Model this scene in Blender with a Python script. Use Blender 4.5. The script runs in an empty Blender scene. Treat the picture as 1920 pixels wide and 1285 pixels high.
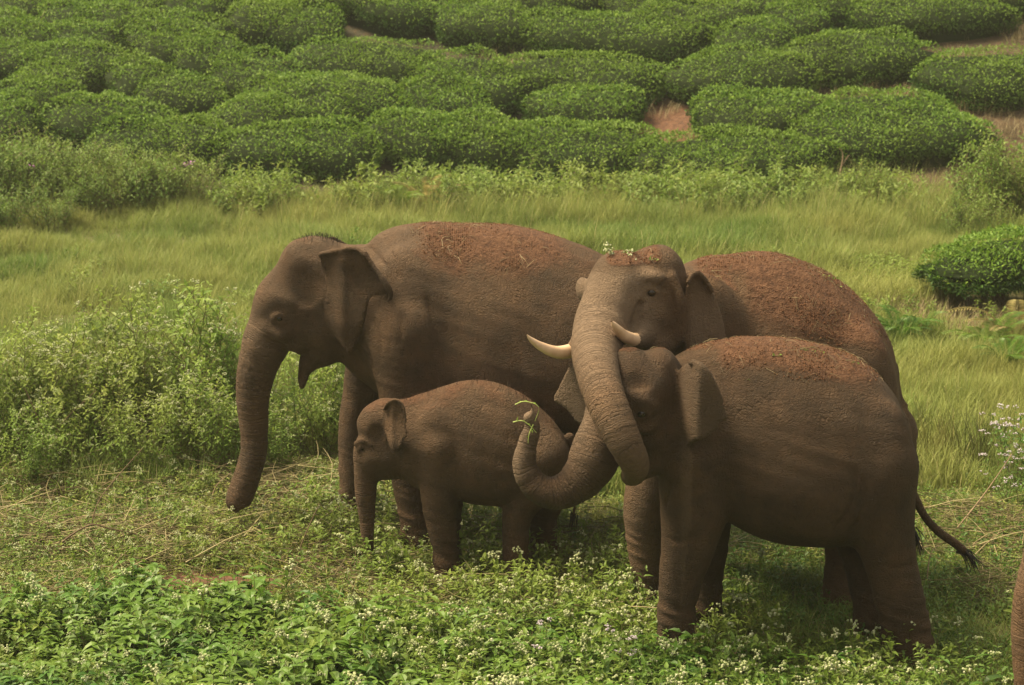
import bpy, math, random
import numpy as np
from mathutils import Vector, Matrix

random.seed(7)
RNG = np.random.default_rng(7)
SC = bpy.context.scene
COL = SC.collection

# ------------------------------------------------------------------ camera
CAMZ, FPX, CX, CY, PITCH = 5.6, 4800.0, 960.0, 642.5, math.radians(11.85)
cam_d = bpy.data.cameras.new('camera')
cam = bpy.data.objects.new('camera', cam_d); COL.objects.link(cam)
cam.location = (0, 0, CAMZ)
cam.rotation_euler = (math.pi/2 - PITCH, 0, 0)
cam_d.sensor_width = 36.0
cam_d.lens = 36.0*FPX/1920.0
cam_d.clip_start = 0.5; cam_d.clip_end = 2000
cam_d.dof.use_dof = True
cam_d.dof.focus_distance = 17.6
cam_d.dof.aperture_fstop = 4.5
SC.camera = cam

# ------------------------------------------------------------------ sky, sun, exposure
SUN_EL, SUN_AZ = math.radians(58), math.radians(-74)    # azimuth from +Y towards +X: sun is behind the herd, to the left
world = bpy.data.worlds.new('World'); SC.world = world; world.use_nodes = True
wn = world.node_tree.nodes; wl = world.node_tree.links
sky = wn.new('ShaderNodeTexSky'); sky.sky_type = 'NISHITA'; sky.sun_disc = False
sky.sun_elevation = SUN_EL; sky.sun_rotation = SUN_AZ
sky.air_density = 1.0; sky.dust_density = 5.0; sky.ozone_density = 1.0; sky.altitude = 900
hz = wn.new('ShaderNodeMix'); hz.data_type = 'RGBA'; hz.inputs[0].default_value = .72     # thin high overcast whitens the blue sky
tc = wn.new('ShaderNodeTexCoord'); sx = wn.new('ShaderNodeSeparateXYZ'); wl.new(tc.outputs['Generated'], sx.inputs[0])
mr = wn.new('ShaderNodeMapRange'); mr.inputs[1].default_value = 0; mr.inputs[2].default_value = 1                  # overcast sky: zenith three times the horizon
mr.inputs[3].default_value = .24; mr.inputs[4].default_value = 1.5; wl.new(sx.outputs['Z'], mr.inputs[0])
vm = wn.new('ShaderNodeVectorMath'); vm.operation = 'SCALE'; vm.inputs[0].default_value = (5.1, 4.5, 3.2); wl.new(mr.outputs[0], vm.inputs['Scale'])
wl.new(vm.outputs[0], hz.inputs[7])
wl.new(sky.outputs[0], hz.inputs[6]); wl.new(hz.outputs[2], wn['Background'].inputs[0])
wn['Background'].inputs[1].default_value = 0.10
sun_d = bpy.data.lights.new('sun', 'SUN'); sun_d.energy = 4.4; sun_d.angle = math.radians(24)
sun_d.color = (1.0, 0.83, 0.55)
sun = bpy.data.objects.new('sun', sun_d); COL.objects.link(sun)
sd = Vector((math.sin(SUN_AZ)*math.cos(SUN_EL), math.cos(SUN_AZ)*math.cos(SUN_EL), math.sin(SUN_EL)))
sun.rotation_euler = sd.to_track_quat('Z', 'Y').to_euler()
sun.location = sd*60
SC.view_settings.view_transform = 'Standard'; SC.view_settings.look = 'None'
SC.view_settings.exposure = 1.26; SC.view_settings.gamma = 1.0
SC.view_settings.use_curve_mapping = False
SC.cycles.use_denoising = True; SC.cycles.denoiser = 'OPENIMAGEDENOISE'; SC.cycles.denoising_prefilter = 'ACCURATE'; SC.cycles.denoising_input_passes = 'RGB_ALBEDO_NORMAL'
SC.cycles.max_bounces = 6; SC.cycles.diffuse_bounces = 3; SC.cycles.glossy_bounces = 2
SC.cycles.transmission_bounces = 3; SC.cycles.transparent_max_bounces = 4
SC.cycles.use_adaptive_sampling = True; SC.cycles.adaptive_threshold = 0.01

# ------------------------------------------------------------------ helpers
CP, SP = math.cos(PITCH), math.sin(PITCH)
def W(px, py, Y):
    """the point of the world seen at photograph pixel (px,py) at distance Y along the ground"""
    u, v = (px-CX)/FPX, (CY-py)/FPX
    dy = CP + v*SP; dz = -SP + v*CP
    t = Y/dy
    return np.array((u*t, Y, CAMZ + dz*t))
def SCL(py, Y):
    v = (CY-py)/FPX
    return (Y/(CP+v*SP))/FPX                      # metres per photograph pixel
def ss(a, b, x):
    t = np.clip((x-a)/(b-a), 0, 1); return t*t*(3-2*t)

_lat = RNG.random((32, 32, 32)).astype(np.float32)*2-1
def noise3(x, y, z):
    xi, yi, zi = np.floor(x).astype(np.int32), np.floor(y).astype(np.int32), np.floor(z).astype(np.int32)
    fx, fy, fz = x-xi, y-yi, z-zi
    fx, fy, fz = fx*fx*(3-2*fx), fy*fy*(3-2*fy), fz*fz*(3-2*fz)
    r = 0
    for a in (0, 1):
        for b in (0, 1):
            for c in (0, 1):
                w = (fx if a else 1-fx)*(fy if b else 1-fy)*(fz if c else 1-fz)
                r = r + w*_lat[(xi+a) & 31, (yi+b) & 31, (zi+c) & 31]
    return r

def hill_z(X, Y):
    """height of the ground"""
    X = np.asarray(X, float); Y = np.asarray(Y, float)
    foot = 36.6 + 0.5*np.sin(X*0.35+1.0) + 0.6*ss(3, 9, X) - 0.2*ss(-4, -9, X)
    t = Y-foot
    z = 0.36*np.where(t > 1.0, t-0.5, np.where(t > 0, 0.5*t*t, 0))
    z = z*(1-0.55*ss(60, 140, Y))
    z = z + 0.09*noise3(X*0.45, Y*0.45, 0*X+3.3)*ss(19, 24, Y) + 0.03*noise3(X*1.3, Y*1.3, 0*X+8.1)
    return z

def add_mesh(name, verts, faces, mats, parent=None, smooth=True, attrs=None, mat_idx=None):
    """faces: ndarray (n,3) or (n,4) or list of such arrays"""
    me = bpy.data.meshes.new(name)
    verts = np.asarray(verts, np.float32)
    fl = faces if isinstance(faces, list) else [faces]
    fl = [np.asarray(f, np.int32) for f in fl if len(f)]
    loops = np.concatenate([f.ravel() for f in fl])
    tot = np.concatenate([np.full(len(f), f.shape[1], np.int32) for f in fl])
    start = np.concatenate([[0], np.cumsum(tot)[:-1]]).astype(np.int32)
    me.vertices.add(len(verts)); me.vertices.foreach_set('co', verts.ravel())
    me.loops.add(len(loops)); me.loops.foreach_set('vertex_index', loops)
    me.polygons.add(len(tot)); me.polygons.foreach_set('loop_start', start)
    me.polygons.foreach_set('use_smooth', np.full(len(tot), smooth))
    if mat_idx is not None: me.polygons.foreach_set('material_index', np.asarray(mat_idx, np.int32))
    me.update(calc_edges=True)
    for k, a in (attrs or {}).items():
        at = me.attributes.new(k, 'FLOAT', 'POINT'); at.data.foreach_set('value', np.asarray(a, np.float32))
    for m in (mats if isinstance(mats, (list, tuple)) else [mats]): me.materials.append(m)
    me.validate()
    o = bpy.data.objects.new(name, me)
    COL.objects.link(o)
    if parent: o.parent = parent
    return o
def props(o, label=None, cat=None, group=None, kind=None):
    if label: o['label'] = label
    if cat: o['category'] = cat
    if group: o['group'] = group
    if kind: o['kind'] = kind
    return o
def empty(name, loc):
    o = bpy.data.objects.new(name, None); COL.objects.link(o); o.location = [float(v) for v in loc]
    o.empty_display_size = 0.2
    return o
def copy_thing(o, parent=None):
    c = o.copy(); COL.objects.link(c)
    if parent: c.parent = parent
    for ch in list(o.children): copy_thing(ch, c)
    return c

# ------------------------------------------------------------------ materials
def new_mat(name):
    m = bpy.data.materials.new(name); m.use_nodes = True
    nt = m.node_tree; b = nt.nodes['Principled BSDF']
    return m, nt, b
def nd(nt, t, **kw):
    n = nt.nodes.new(t)
    for k, v in kw.items():
        if k.startswith('i_'):
            key = k[2:]
            key = int(key) if key.isdigit() else key.replace('_', ' ')
            n.inputs[key].default_value = v
        else: setattr(n, k, v)
    return n
def ramp(nt, fac, stops):
    r = nt.nodes.new('ShaderNodeValToRGB'); e = r.color_ramp.elements
    while len(e) < len(stops): e.new(0.5)
    for x, (p, c) in zip(e, stops):
        x.position = p; x.color = (*c, 1) if len(c) == 3 else c
    nt.links.new(fac, r.inputs[0]); return r.outputs[0]
def mix(nt, fac, a, b, mode='MIX'):
    n = nt.nodes.new('ShaderNodeMix'); n.data_type = 'RGBA'; n.blend_type = mode
    for s, v in ((n.inputs[0], fac), (n.inputs[6], a), (n.inputs[7], b)):
        if isinstance(v, (int, float)): s.default_value = v
        elif isinstance(v, tuple): s.default_value = (*v, 1) if len(v) == 3 else v
        else: nt.links.new(v, s)
    return n.outputs[2]
def mth(nt, op, a, b=0.0, c=0.0, clamp=False):
    n = nt.nodes.new('ShaderNodeMath'); n.operation = op; n.use_clamp = clamp
    for s, v in zip(n.inputs, (a, b, c)):
        if isinstance(v, (int, float)): s.default_value = v
        else: nt.links.new(v, s)
    return n.outputs[0]
def attr(nt, name, kind='GEOMETRY'):
    return nd(nt, 'ShaderNodeAttribute', attribute_name=name, attribute_type=kind).outputs['Fac']

def skin_material(name, tone=1.0, red=1.0):
    m, nt, b = new_mat(name); L = nt.links.new
    pos = nd(nt, 'ShaderNodeAttribute', attribute_name='rest', attribute_type='GEOMETRY').outputs['Vector']
    g = nt.nodes.new('ShaderNodeTexCoord').outputs['Object']
    def nz(scale, detail=4, rough=.55, vec=None, dist=0.0):
        n = nd(nt, 'ShaderNodeTexNoise', i_Scale=scale, i_Detail=detail, i_Roughness=rough, i_Distortion=dist)
        L(vec if vec is not None else g, n.inputs['Vector']); return n.outputs[0]
    soil, tw, tt, pale = attr(nt, 'soil'), attr(nt, 'tw'), attr(nt, 'tt'), attr(nt, 'pale')
    # colour: grey-brown hide with rusty dust
    c1 = ramp(nt, nz(2.2, 5, .6), [(.3, (.052*tone, .033*tone, .018*tone)), (.7, (.110*tone, .065*tone, .034*tone))])
    dust = ramp(nt, nz(5.5, 6, .65), [(.42, (0, 0, 0)), (.68, (1, 1, 1))])
    c1 = mix(nt, mth(nt, 'MULTIPLY', dust, .45*red), c1, (.132, .071, .036))
    c1 = mix(nt, mth(nt, 'MULTIPLY', pale, .85), c1, (.175, .125, .085))
    sp = ramp(nt, nz(38, 3, .6), [(.60, (0, 0, 0)), (.72, (1, 1, 1))])
    c1 = mix(nt, mth(nt, 'MULTIPLY', sp, .25), c1, (.05, .036, .028))
    # soil thrown on the back
    sn = nz(26, 6, .7); sn2 = nz(6, 5, .6)
    sc = ramp(nt, sn, [(.30, (.060, .026, .012)), (.5, (.130, .060, .029)), (.70, (.185, .094, .048))])
    sm = mth(nt, 'ADD', mth(nt, 'MULTIPLY', soil, 2.25), mth(nt, 'ADD', mth(nt, 'MULTIPLY', sn2, 1.7), -1.45))
    sm = mth(nt, 'ADD', sm, mth(nt, 'MULTIPLY', mth(nt, 'SUBTRACT', sn, .5), 1.0), clamp=True)
    col = mix(nt, sm, c1, sc)
    # wrinkles: fine cell net, stretched, over the body; rings on the trunk
    mp = nd(nt, 'ShaderNodeMapping'); mp.inputs['Scale'].default_value = (1.0, 1.0, 1.75)
    mp.inputs['Rotation'].default_value = (0, math.radians(32), 0)
    wv = nd(nt, 'ShaderNodeTexNoise', i_Scale=3.0, i_Detail=2.0)
    L(g, wv.inputs['Vector'])
    add = nd(nt, 'ShaderNodeVectorMath', operation='MULTIPLY_ADD')
    L(wv.outputs[1], add.inputs[0]); add.inputs[1].default_value = (.22, .22, .22); L(g, add.inputs[2])
    L(add.outputs[0], mp.inputs['Vector'])
    vo = nd(nt, 'ShaderNodeTexVoronoi', feature='DISTANCE_TO_EDGE', i_Scale=44.0); L(mp.outputs[0], vo.inputs['Vector'])
    vo2 = nd(nt, 'ShaderNodeTexVoronoi', feature='DISTANCE_TO_EDGE', i_Scale=90.0); L(mp.outputs[0], vo2.inputs['Vector'])
    w1 = mth(nt, 'MINIMUM', mth(nt, 'MULTIPLY', vo.outputs[0], 3.0), .55)
    w2 = mth(nt, 'MINIMUM', mth(nt, 'MULTIPLY', vo2.outputs[0], 2.2), .45)
    body = mth(nt, 'ADD', w1, mth(nt, 'MULTIPLY', w2, .55))
    # long folds
    mp2 = nd(nt, 'ShaderNodeMapping'); mp2.inputs['Scale'].default_value = (4.2, 4.2, .9)
    mp2.inputs['Rotation'].default_value = (0, math.radians(-14), 0)
    L(add.outputs[0], mp2.inputs['Vector'])
    fo = nz(3.2, 4, .6, mp2.outputs[0], .4)
    body = mth(nt, 'ADD', mth(nt, 'MULTIPLY', body, .72), mth(nt, 'MULTIPLY', fo, .9))
    mp3 = nd(nt, 'ShaderNodeMapping'); mp3.inputs['Scale'].default_value = (30, 30, 6)
    mp3.inputs['Rotation'].default_value = (0, math.radians(24), 0); L(add.outputs[0], mp3.inputs['Vector'])
    ln = ramp(nt, nz(2.0, 4, .62, mp3.outputs[0], .3), [(.36, (0, 0, 0)), (.56, (1, 1, 1))])
    body = mth(nt, 'ADD', body, mth(nt, 'MULTIPLY', ln, .42))
    mp4 = nd(nt, 'ShaderNodeMapping'); mp4.inputs['Scale'].default_value = (7, 7, 26)
    mp4.inputs['Rotation'].default_value = (0, math.radians(-18), 0); L(add.outputs[0], mp4.inputs['Vector'])
    ln2 = ramp(nt, nz(2.0, 4, .62, mp4.outputs[0], .3), [(.36, (0, 0, 0)), (.56, (1, 1, 1))])
    body = mth(nt, 'ADD', body, mth(nt, 'MULTIPLY', ln2, .32))
    # trunk rings
    cmb = nd(nt, 'ShaderNodeCombineXYZ'); L(mth(nt, 'MULTIPLY', tt, 1.0), cmb.inputs[0])
    wob = mth(nt, 'MULTIPLY', nz(7, 2, .5), .05)
    L(mth(nt, 'ADD', tt, wob), cmb.inputs[0])
    rg = nd(nt, 'ShaderNodeTexNoise', i_Scale=78.0, i_Detail=2.0, i_Roughness=.6); L(cmb.outputs[0], rg.inputs['Vector'])
    rings = mth(nt, 'MULTIPLY', ramp(nt, rg.outputs[0], [(.34, (0, 0, 0)), (.52, (1, 1, 1))]), 1.25)
    rings = mth(nt, 'ADD', rings, mth(nt, 'MULTIPLY', body, .55))
    hgt = nd(nt, 'ShaderNodeMix', data_type='FLOAT'); L(tw, hgt.inputs[0]); L(body, hgt.inputs[2]); L(rings, hgt.inputs[3])
    hh = mth(nt, 'ADD', hgt.outputs[0], mth(nt, 'MULTIPLY', mth(nt, 'MULTIPLY', sn, sm), 3.0))
    # wrinkle height tints the hide: creases darker, ridges lighter
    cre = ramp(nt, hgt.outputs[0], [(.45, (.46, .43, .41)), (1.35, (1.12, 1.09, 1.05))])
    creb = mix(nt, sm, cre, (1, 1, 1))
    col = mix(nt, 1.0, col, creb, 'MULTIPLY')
    L(col, b.inputs['Base Color'])
    b.inputs['Roughness'].default_value = .78; b.inputs['Specular IOR Level'].default_value = .25
    bp = nd(nt, 'ShaderNodeBump', i_Strength=1.0, i_Distance=.013); L(hh, bp.inputs['Height']); L(bp.outputs[0], b.inputs['Normal'])
    return m

def leaf_material(name, stops, trans=.35, rough=.5, spec=.3, tintc=(.5, .45, .12)):
    """v: 0..1 per leaf; tint: 0..1 per plant"""
    m, nt, b = new_mat(name); L = nt.links.new
    v = attr(nt, 'v'); ti = attr(nt, 'tint', 'INSTANCER')
    c = ramp(nt, v, stops)
    g = nt.nodes.new('ShaderNodeNewGeometry').outputs['Position']
    n = nd(nt, 'ShaderNodeTexNoise', i_Scale=.7, i_Detail=3.0); L(g, n.inputs['Vector'])
    c = mix(nt, mth(nt, 'MULTIPLY', ramp(nt, n.outputs[0], [(.42, (0, 0, 0)), (.62, (1, 1, 1))]), .35), c, tintc)
    c = mix(nt, mth(nt, 'MULTIPLY', ti, .6), c, tintc)
    L(c, b.inputs['Base Color']); b.inputs['Roughness'].default_value = rough; b.inputs['Specular IOR Level'].default_value = spec
    tr = nt.nodes.new('ShaderNodeBsdfTranslucent'); L(c, tr.inputs[0])
    ms = nt.nodes.new('ShaderNodeMixShader'); ms.inputs[0].default_value = trans
    L(b.outputs[0], ms.inputs[1]); L(tr.outputs[0], ms.inputs[2])
    L(ms.outputs[0], nt.nodes['Material Output'].inputs[0])
    return m
def plain(name, col, rough=.7, var=None, scale=8.0, spec=.3, bump=0):
    m, nt, b = new_mat(name); L = nt.links.new
    g = nt.nodes.new('ShaderNodeTexCoord').outputs['Object']
    n = nd(nt, 'ShaderNodeTexNoise', i_Scale=scale, i_Detail=5.0); L(g, n.inputs['Vector'])
    L(ramp(nt, n.outputs[0], [(.3, col), (.7, var or col)]), b.inputs['Base Color'])
    b.inputs['Roughness'].default_value = rough; b.inputs['Specular IOR Level'].default_value = spec
    if bump:
        bp = nd(nt, 'ShaderNodeBump', i_Strength=.8, i_Distance=bump); L(n.outputs[0], bp.inputs['Height']); L(bp.outputs[0], b.inputs['Normal'])
    return m

# ------------------------------------------------------------------ solid modelling on a grid (smooth union, then a surface net)
def catmull(P, n):
    P = np.asarray(P, float); m = len(P); out = []
    for i in range(m-1):
        p0, p1, p2, p3 = P[max(i-1, 0)], P[i], P[i+1], P[min(i+2, m-1)]
        for k in range(n):
            t = k/n
            out.append(.5*((2*p1)+(-p0+p2)*t+(2*p0-5*p1+4*p2-p3)*t*t+(-p0+3*p1-3*p2+p3)*t**3))
    out.append(P[-1]); return np.array(out)

class Solid:
    def __init__(s, lo, hi, h):
        s.lo = np.array(lo, float); s.h = h
        s.n = np.ceil((np.array(hi)-s.lo)/h).astype(int)+1
        s.ax = [(s.lo[i]+np.arange(s.n[i])*h).astype(np.float32) for i in range(3)]
        s.D = np.full(s.n, 1.0, np.float32)
        s.trunk = None
    def sub(s, lo, hi, pad):
        i0 = np.clip(np.floor((np.array(lo)-pad-s.lo)/s.h).astype(int), 0, s.n-1)
        i1 = np.clip(np.ceil((np.array(hi)+pad-s.lo)/s.h).astype(int)+1, 1, s.n)
        if (i1 <= i0).any(): return None
        sl = tuple(slice(a, b) for a, b in zip(i0, i1))
        x = s.ax[0][sl[0]][:, None, None]; y = s.ax[1][sl[1]][None, :, None]; z = s.ax[2][sl[2]][None, None, :]
        return sl, x, y, z
    def join(s, sl, d, k, carve=False):
        A = s.D[sl]
        if carve:
            d = -d; h = np.maximum(k-np.abs(A-d), 0)/k
            s.D[sl] = np.maximum(A, d)+h*h*k*.25
        else:
            h = np.maximum(k-np.abs(A-d), 0)/k
            s.D[sl] = np.minimum(A, d)-h*h*k*.25
    def ell(s, c, r, k=.06, tilt=0, yaw=0, roll=0, carve=False):
        c = np.array(c); r = np.array(r, float); R = r.max()
        q = s.sub(c-R, c+R, k+.02)
        if q is None: return
        sl, x, y, z = q
        M = (Matrix.Rotation(yaw, 3, 'Z') @ Matrix.Rotation(tilt, 3, 'Y') @ Matrix.Rotation(roll, 3, 'X')).transposed()
        X, Y, Z = x-c[0], y-c[1], z-c[2]
        a = [(M[i][0]*X+M[i][1]*Y+M[i][2]*Z)/r[i] for i in range(3)]
        k0 = np.sqrt(a[0]**2+a[1]**2+a[2]**2)+1e-6
        k1 = np.sqrt((a[0]/r[0])**2+(a[1]/r[1])**2+(a[2]/r[2])**2)+1e-6
        s.join(sl, k0*(k0-1)/k1, k, carve)
    def chain(s, P, R, k=.06, n=6, flat=1.0, carve=False, rings=None):
        """rounded tube through P with radii R; flat: depth radius as a share of R; rings=(amplitude, spacing) makes ring folds"""
        Q = catmull(np.column_stack([P, R]), n)
        d = None; lo = (Q[:, :3]-Q[:, 3:]).min(0); hi = (Q[:, :3]+Q[:, 3:]).max(0)
        q = s.sub(lo, hi, k+.02)
        if q is None: return Q
        sl, x, y, z = q
        d = np.full((x.shape[0], y.shape[1], z.shape[2]), 9.0, np.float32)
        i0 = np.array([t.start for t in sl])
        for a, b in zip(Q[:-1], Q[1:]):
            mr = max(a[3], b[3])
            l2 = np.minimum(a[:3], b[:3])-mr; h2 = np.maximum(a[:3], b[:3])+mr
            q2 = s.sub(l2, h2, k+.03)
            if q2 is None: continue
            s2, x2, y2, z2 = q2
            # keep inside the chain's own block
            loc = tuple(slice(max(t.start-o, 0), min(t.stop-o, e)) for t, o, e in zip(s2, i0, d.shape))
            if any(t.stop <= t.start for t in loc): continue
            x2, y2, z2 = x[loc[0]], y[:, loc[1]], z[:, :, loc[2]]
            f = 1/flat
            ab = (b[:3]-a[:3])*np.array((1, f, 1)); L2 = max(ab@ab, 1e-9)
            X, Y, Z = x2-a[0], (y2-a[1])*f, z2-a[2]
            t = np.clip((X*ab[0]+Y*ab[1]+Z*ab[2])/L2, 0, 1)
            e = np.sqrt((X-t*ab[0])**2+(Y-t*ab[1])**2+(Z-t*ab[2])**2)-(a[3]+t*(b[3]-a[3]))
            d[loc] = np.minimum(d[loc], e*min(flat, 1))
        s.join(sl, d, k, carve)
        return Q
    def barrel(s, prof, yc, k=.08, p=2.25, sag=.0):
        """body along X. prof rows: x, ztop, zbottom, half depth"""
        P = catmull(prof, 8); P = P[np.argsort(P[:, 0])]
        lo = (P[0, 0], yc-P[:, 3].max()*1.05, P[:, 2].min()); hi = (P[-1, 0], yc+P[:, 3].max()*1.05, P[:, 1].max())
        sl, x, y, z = s.sub(lo, hi, k+.02)
        xf = x.ravel()
        zt = np.interp(xf, P[:, 0], P[:, 1])[:, None, None]; zb = np.interp(xf, P[:, 0], P[:, 2])[:, None, None]
        hw = np.maximum(np.interp(xf, P[:, 0], P[:, 3]), .02)[:, None, None]
        out = np.maximum(np.maximum(P[0, 0]-xf, xf-P[-1, 0]), 0)[:, None, None]
        rz = np.maximum((zt-zb)/2, .02); cz = (zt+zb)/2
        dz = z-cz; dy = y-yc
        wid = hw*(1-.20*np.clip(dz/rz, -1, 1))                    # pear-shaped section, heavier below
        f = (np.abs(dz/rz)**p+np.abs(dy/wid)**p)**(1/p)+1e-6
        Ld = np.sqrt(dz*dz+dy*dy)
        d = Ld-Ld/f
        d = np.where(f < .3, -rz*.5, d)
        s.join(sl, (d+out).astype(np.float32), k)
    def sheet(s, poly, yfun, th, k=.03, edge=.62, n=5):
        """ear: outline in photograph pixels, yfun(px,py)->distance, th half-thickness in metres"""
        P = np.array(poly, float)
        Pc = catmull(np.vstack([P[-1], P, P[:2]]), n)[n:-n]
        cen = P.mean(0); yc = float(yfun(cen[0], cen[1])); m = SCL(cen[1], yc)
        pts = np.array([W(a, b, float(yfun(a, b))) for a, b in P])
        q = s.sub(pts.min(0), pts.max(0), .12)
        if q is None: return
        sl, x, y, z = q
        # photograph coordinates of every grid point
        f = y*CP-(z-CAMZ)*SP
        px = CX+FPX*x/f+0*z; py = CY-FPX*(y*SP+(z-CAMZ)*CP)/f+0*x
        shp = np.broadcast(px, py).shape
        px = np.broadcast_to(px, shp).ravel(); py = np.broadcast_to(py, shp).ravel()
        best = np.full(px.shape, 1e9, np.float32); inside = np.zeros(px.shape, bool)
        A = Pc; B = np.roll(Pc, -1, 0)
        for a, b in zip(A, B):
            e = b-a; l2 = e@e
            if l2 < 1e-6: continue
            wx, wy = px-a[0], py-a[1]
            t = np.clip((wx*e[0]+wy*e[1])/l2, 0, 1)
            best = np.minimum(best, (wx-t*e[0])**2+(wy-t*e[1])**2)
            c = ((a[1] > py) != (b[1] > py))
            if abs(e[1]) > 1e-9:
                xx = a[0]+(py-a[1])/e[1]*e[0]
                inside ^= c & (px < xx)
        sd2 = (np.sqrt(best)*np.where(inside, -1, 1)*m).reshape(shp)
        PX = px.reshape(shp); PY = py.reshape(shp)
        ym = yfun(PX, PY); gx = (yfun(PX+2, PY)-yfun(PX-2, PY))/(4*m); gy = (yfun(PX, PY+2)-yfun(PX, PY-2))/(4*m)
        w = np.abs(y-ym)/np.sqrt(1+gx*gx+gy*gy)
        tl = th*(edge+(1-edge)*ss(0, .10, -sd2))
        d1 = sd2; d2 = w-tl
        kk = .012; h = np.maximum(kk-np.abs(d1-d2), 0)/kk
        d = np.maximum(d1, d2)+h*h*kk*.25
        s.join(sl, d.astype(np.float32), k)
    def mesh(s):
        D = s.D; n = np.array(D.shape); c = n-1
        S = D < 0
        cnt = np.zeros(c, np.int8)
        for a in (0, 1):
            for b in (0, 1):
                for e in (0, 1): cnt += S[a:a+c[0], b:b+c[1], e:e+c[2]]
        act = (cnt > 0) & (cnt < 8)
        I = np.argwhere(act); idx = np.full(c, -1, np.int32); idx[act] = np.arange(len(I))
        corners = np.array([(a, b, e) for a in (0, 1) for b in (0, 1) for e in (0, 1)])
        V = np.stack([D[I[:, 0]+a, I[:, 1]+b, I[:, 2]+e] for a, b, e in corners], 1)
        acc = np.zeros((len(I), 3)); num = np.zeros(len(I))
        for i in range(8):
            for j in range(i+1, 8):
                if np.abs(corners[i]-corners[j]).sum() != 1: continue
                va, vb = V[:, i], V[:, j]; m = (va < 0) != (vb < 0)
                t = np.where(m, va/np.where(m, va-vb, 1), 0)
                acc += np.where(m[:, None], corners[i]+t[:, None]*(corners[j]-corners[i]), 0); num += m
        P = s.lo+(I+acc/num[:, None])*s.h
        # normals from the field
        g = np.zeros((len(I), 3))
        for i, cr in enumerate(corners): g += V[:, i:i+1]*(cr*2-1)
        g /= np.linalg.norm(g, axis=1, keepdims=True)+1e-9
        quads = []
        for ax in range(3):
            o1, o2 = [(1, 2), (2, 0), (0, 1)][ax]
            sa = [slice(1, c[i]) if i != ax else slice(0, c[i]) for i in range(3)]
            s0 = [slice(1, n[i]-1) if i != ax else slice(0, n[i]-1) for i in range(3)]
            s1 = list(s0); s1[ax] = slice(1, n[ax])
            A = S[tuple(s0)]; B = S[tuple(s1)]; ch = A != B
            E = np.argwhere(ch); sign = A[ch]
            E2 = E.copy()
            for i in range(3):
                if i != ax: E2[:, i] += 1
            def cell(d1, d2):
                q = E2.copy(); q[:, o1] -= d1; q[:, o2] -= d2; return idx[q[:, 0], q[:, 1], q[:, 2]]
            q = np.stack([cell(1, 1), cell(0, 1), cell(0, 0), cell(1, 0)], 1)
            q[~sign] = q[~sign][:, ::-1]
            quads.append(q)
        Q = np.concatenate(quads); Q = Q[(Q >= 0).all(1)]
        # one continuous body: keep the largest piece
        lab = np.arange(len(P))
        while True:
            m = lab[Q].min(1); new = lab.copy()
            for j in range(4): np.minimum.at(new, Q[:, j], m)
            new = new[new]
            if (new == lab).all(): break
            lab = new
        u, cn = np.unique(lab, return_counts=True); big = u[cn.argmax()]
        keep = lab == big; rem = np.cumsum(keep)-1
        Q = rem[Q[keep[Q].all(1)]]
        return P[keep], g[keep], Q
# ------------------------------------------------------------------ elephants
class Ele(Solid):
    def __init__(s, Y0, box, h):
        """box: px0, px1, pytop, pybot at Y0, half depth near, half depth far"""
        s.Y0 = Y0; s.m = SCL(800, Y0)
        a = W(box[0], box[2], Y0); b = W(box[1], box[3], Y0)
        super().__init__((a[0], Y0-box[4], min(b[2], -.05)), (b[0], Y0+box[5], a[2]+.12), h)
        s.kids = []
    def pt(s, px, py, dy=0): return W(px, py, s.Y0+dy)
    def E(s, px, py, dy, rx, ry, rd, k=.07, tilt=0, yaw=0, roll=0, carve=False):
        m = SCL(py, s.Y0+dy)
        s.ell(s.pt(px, py, dy), (rx*m, rd, ry*m), k, math.radians(tilt), math.radians(yaw), math.radians(roll), carve)
    def T(s, rows, k=.07, n=6, flat=1.0, carve=False):
        P = [s.pt(a, b, c) for a, b, c, _ in rows]; R = [r*SCL(b, s.Y0+c) for a, b, c, r in rows]
        return s.chain(P, R, k, n, flat, carve)
    def body(s, rows, k=.09, p=2.25):
        prof = []
        for px, t, b, hw in rows:
            prof.append((s.pt(px, (t+b)/2)[0], s.pt(px, t)[2], s.pt(px, b)[2], hw))
        s.barrel(prof, s.Y0, k, p)
    def val(s, p):
        i = np.clip(np.round((np.asarray(p)-s.lo)/s.h).astype(int), 0, s.n-1); return s.D[tuple(i)]
    def front(s, px, py):
        """distance Y at which the line of sight meets the hide"""
        for Y in np.arange(s.lo[1], s.lo[1]+s.n[1]*s.h, s.h*.5):
            p = W(px, py, Y)
            if ((p < s.lo) | (p > s.lo+(s.n-1)*s.h)).any(): continue
            if s.val(p) < 0: return Y
        return s.Y0
    def eye(s, px, py, r=.028, lid=.05, tilt=0):
        Y = s.front(px, py); c = W(px, py, Y)
        s.ell(c+np.array((0, .012, 0)), (lid*1.25, .026, lid*.9), .03, math.radians(tilt))
        s.ell(c+np.array((0, -.012, -.004)), (r*1.25, .03, r*.72), .014, math.radians(tilt), carve=True)
        s.T([(px-lid/s.m*1.15, py+2, Y-s.Y0+.008, 2.0), (px, py-lid/s.m*.62, Y-s.Y0-.006, 3.0), (px+lid/s.m*1.2, py+4, Y-s.Y0+.012, 2.0)], k=.02)
        s.kids.append(('eye', c+np.array((0, .012, 0)), r))
    def tail_tuft(s, p, d, L, parent):
        pass

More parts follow.
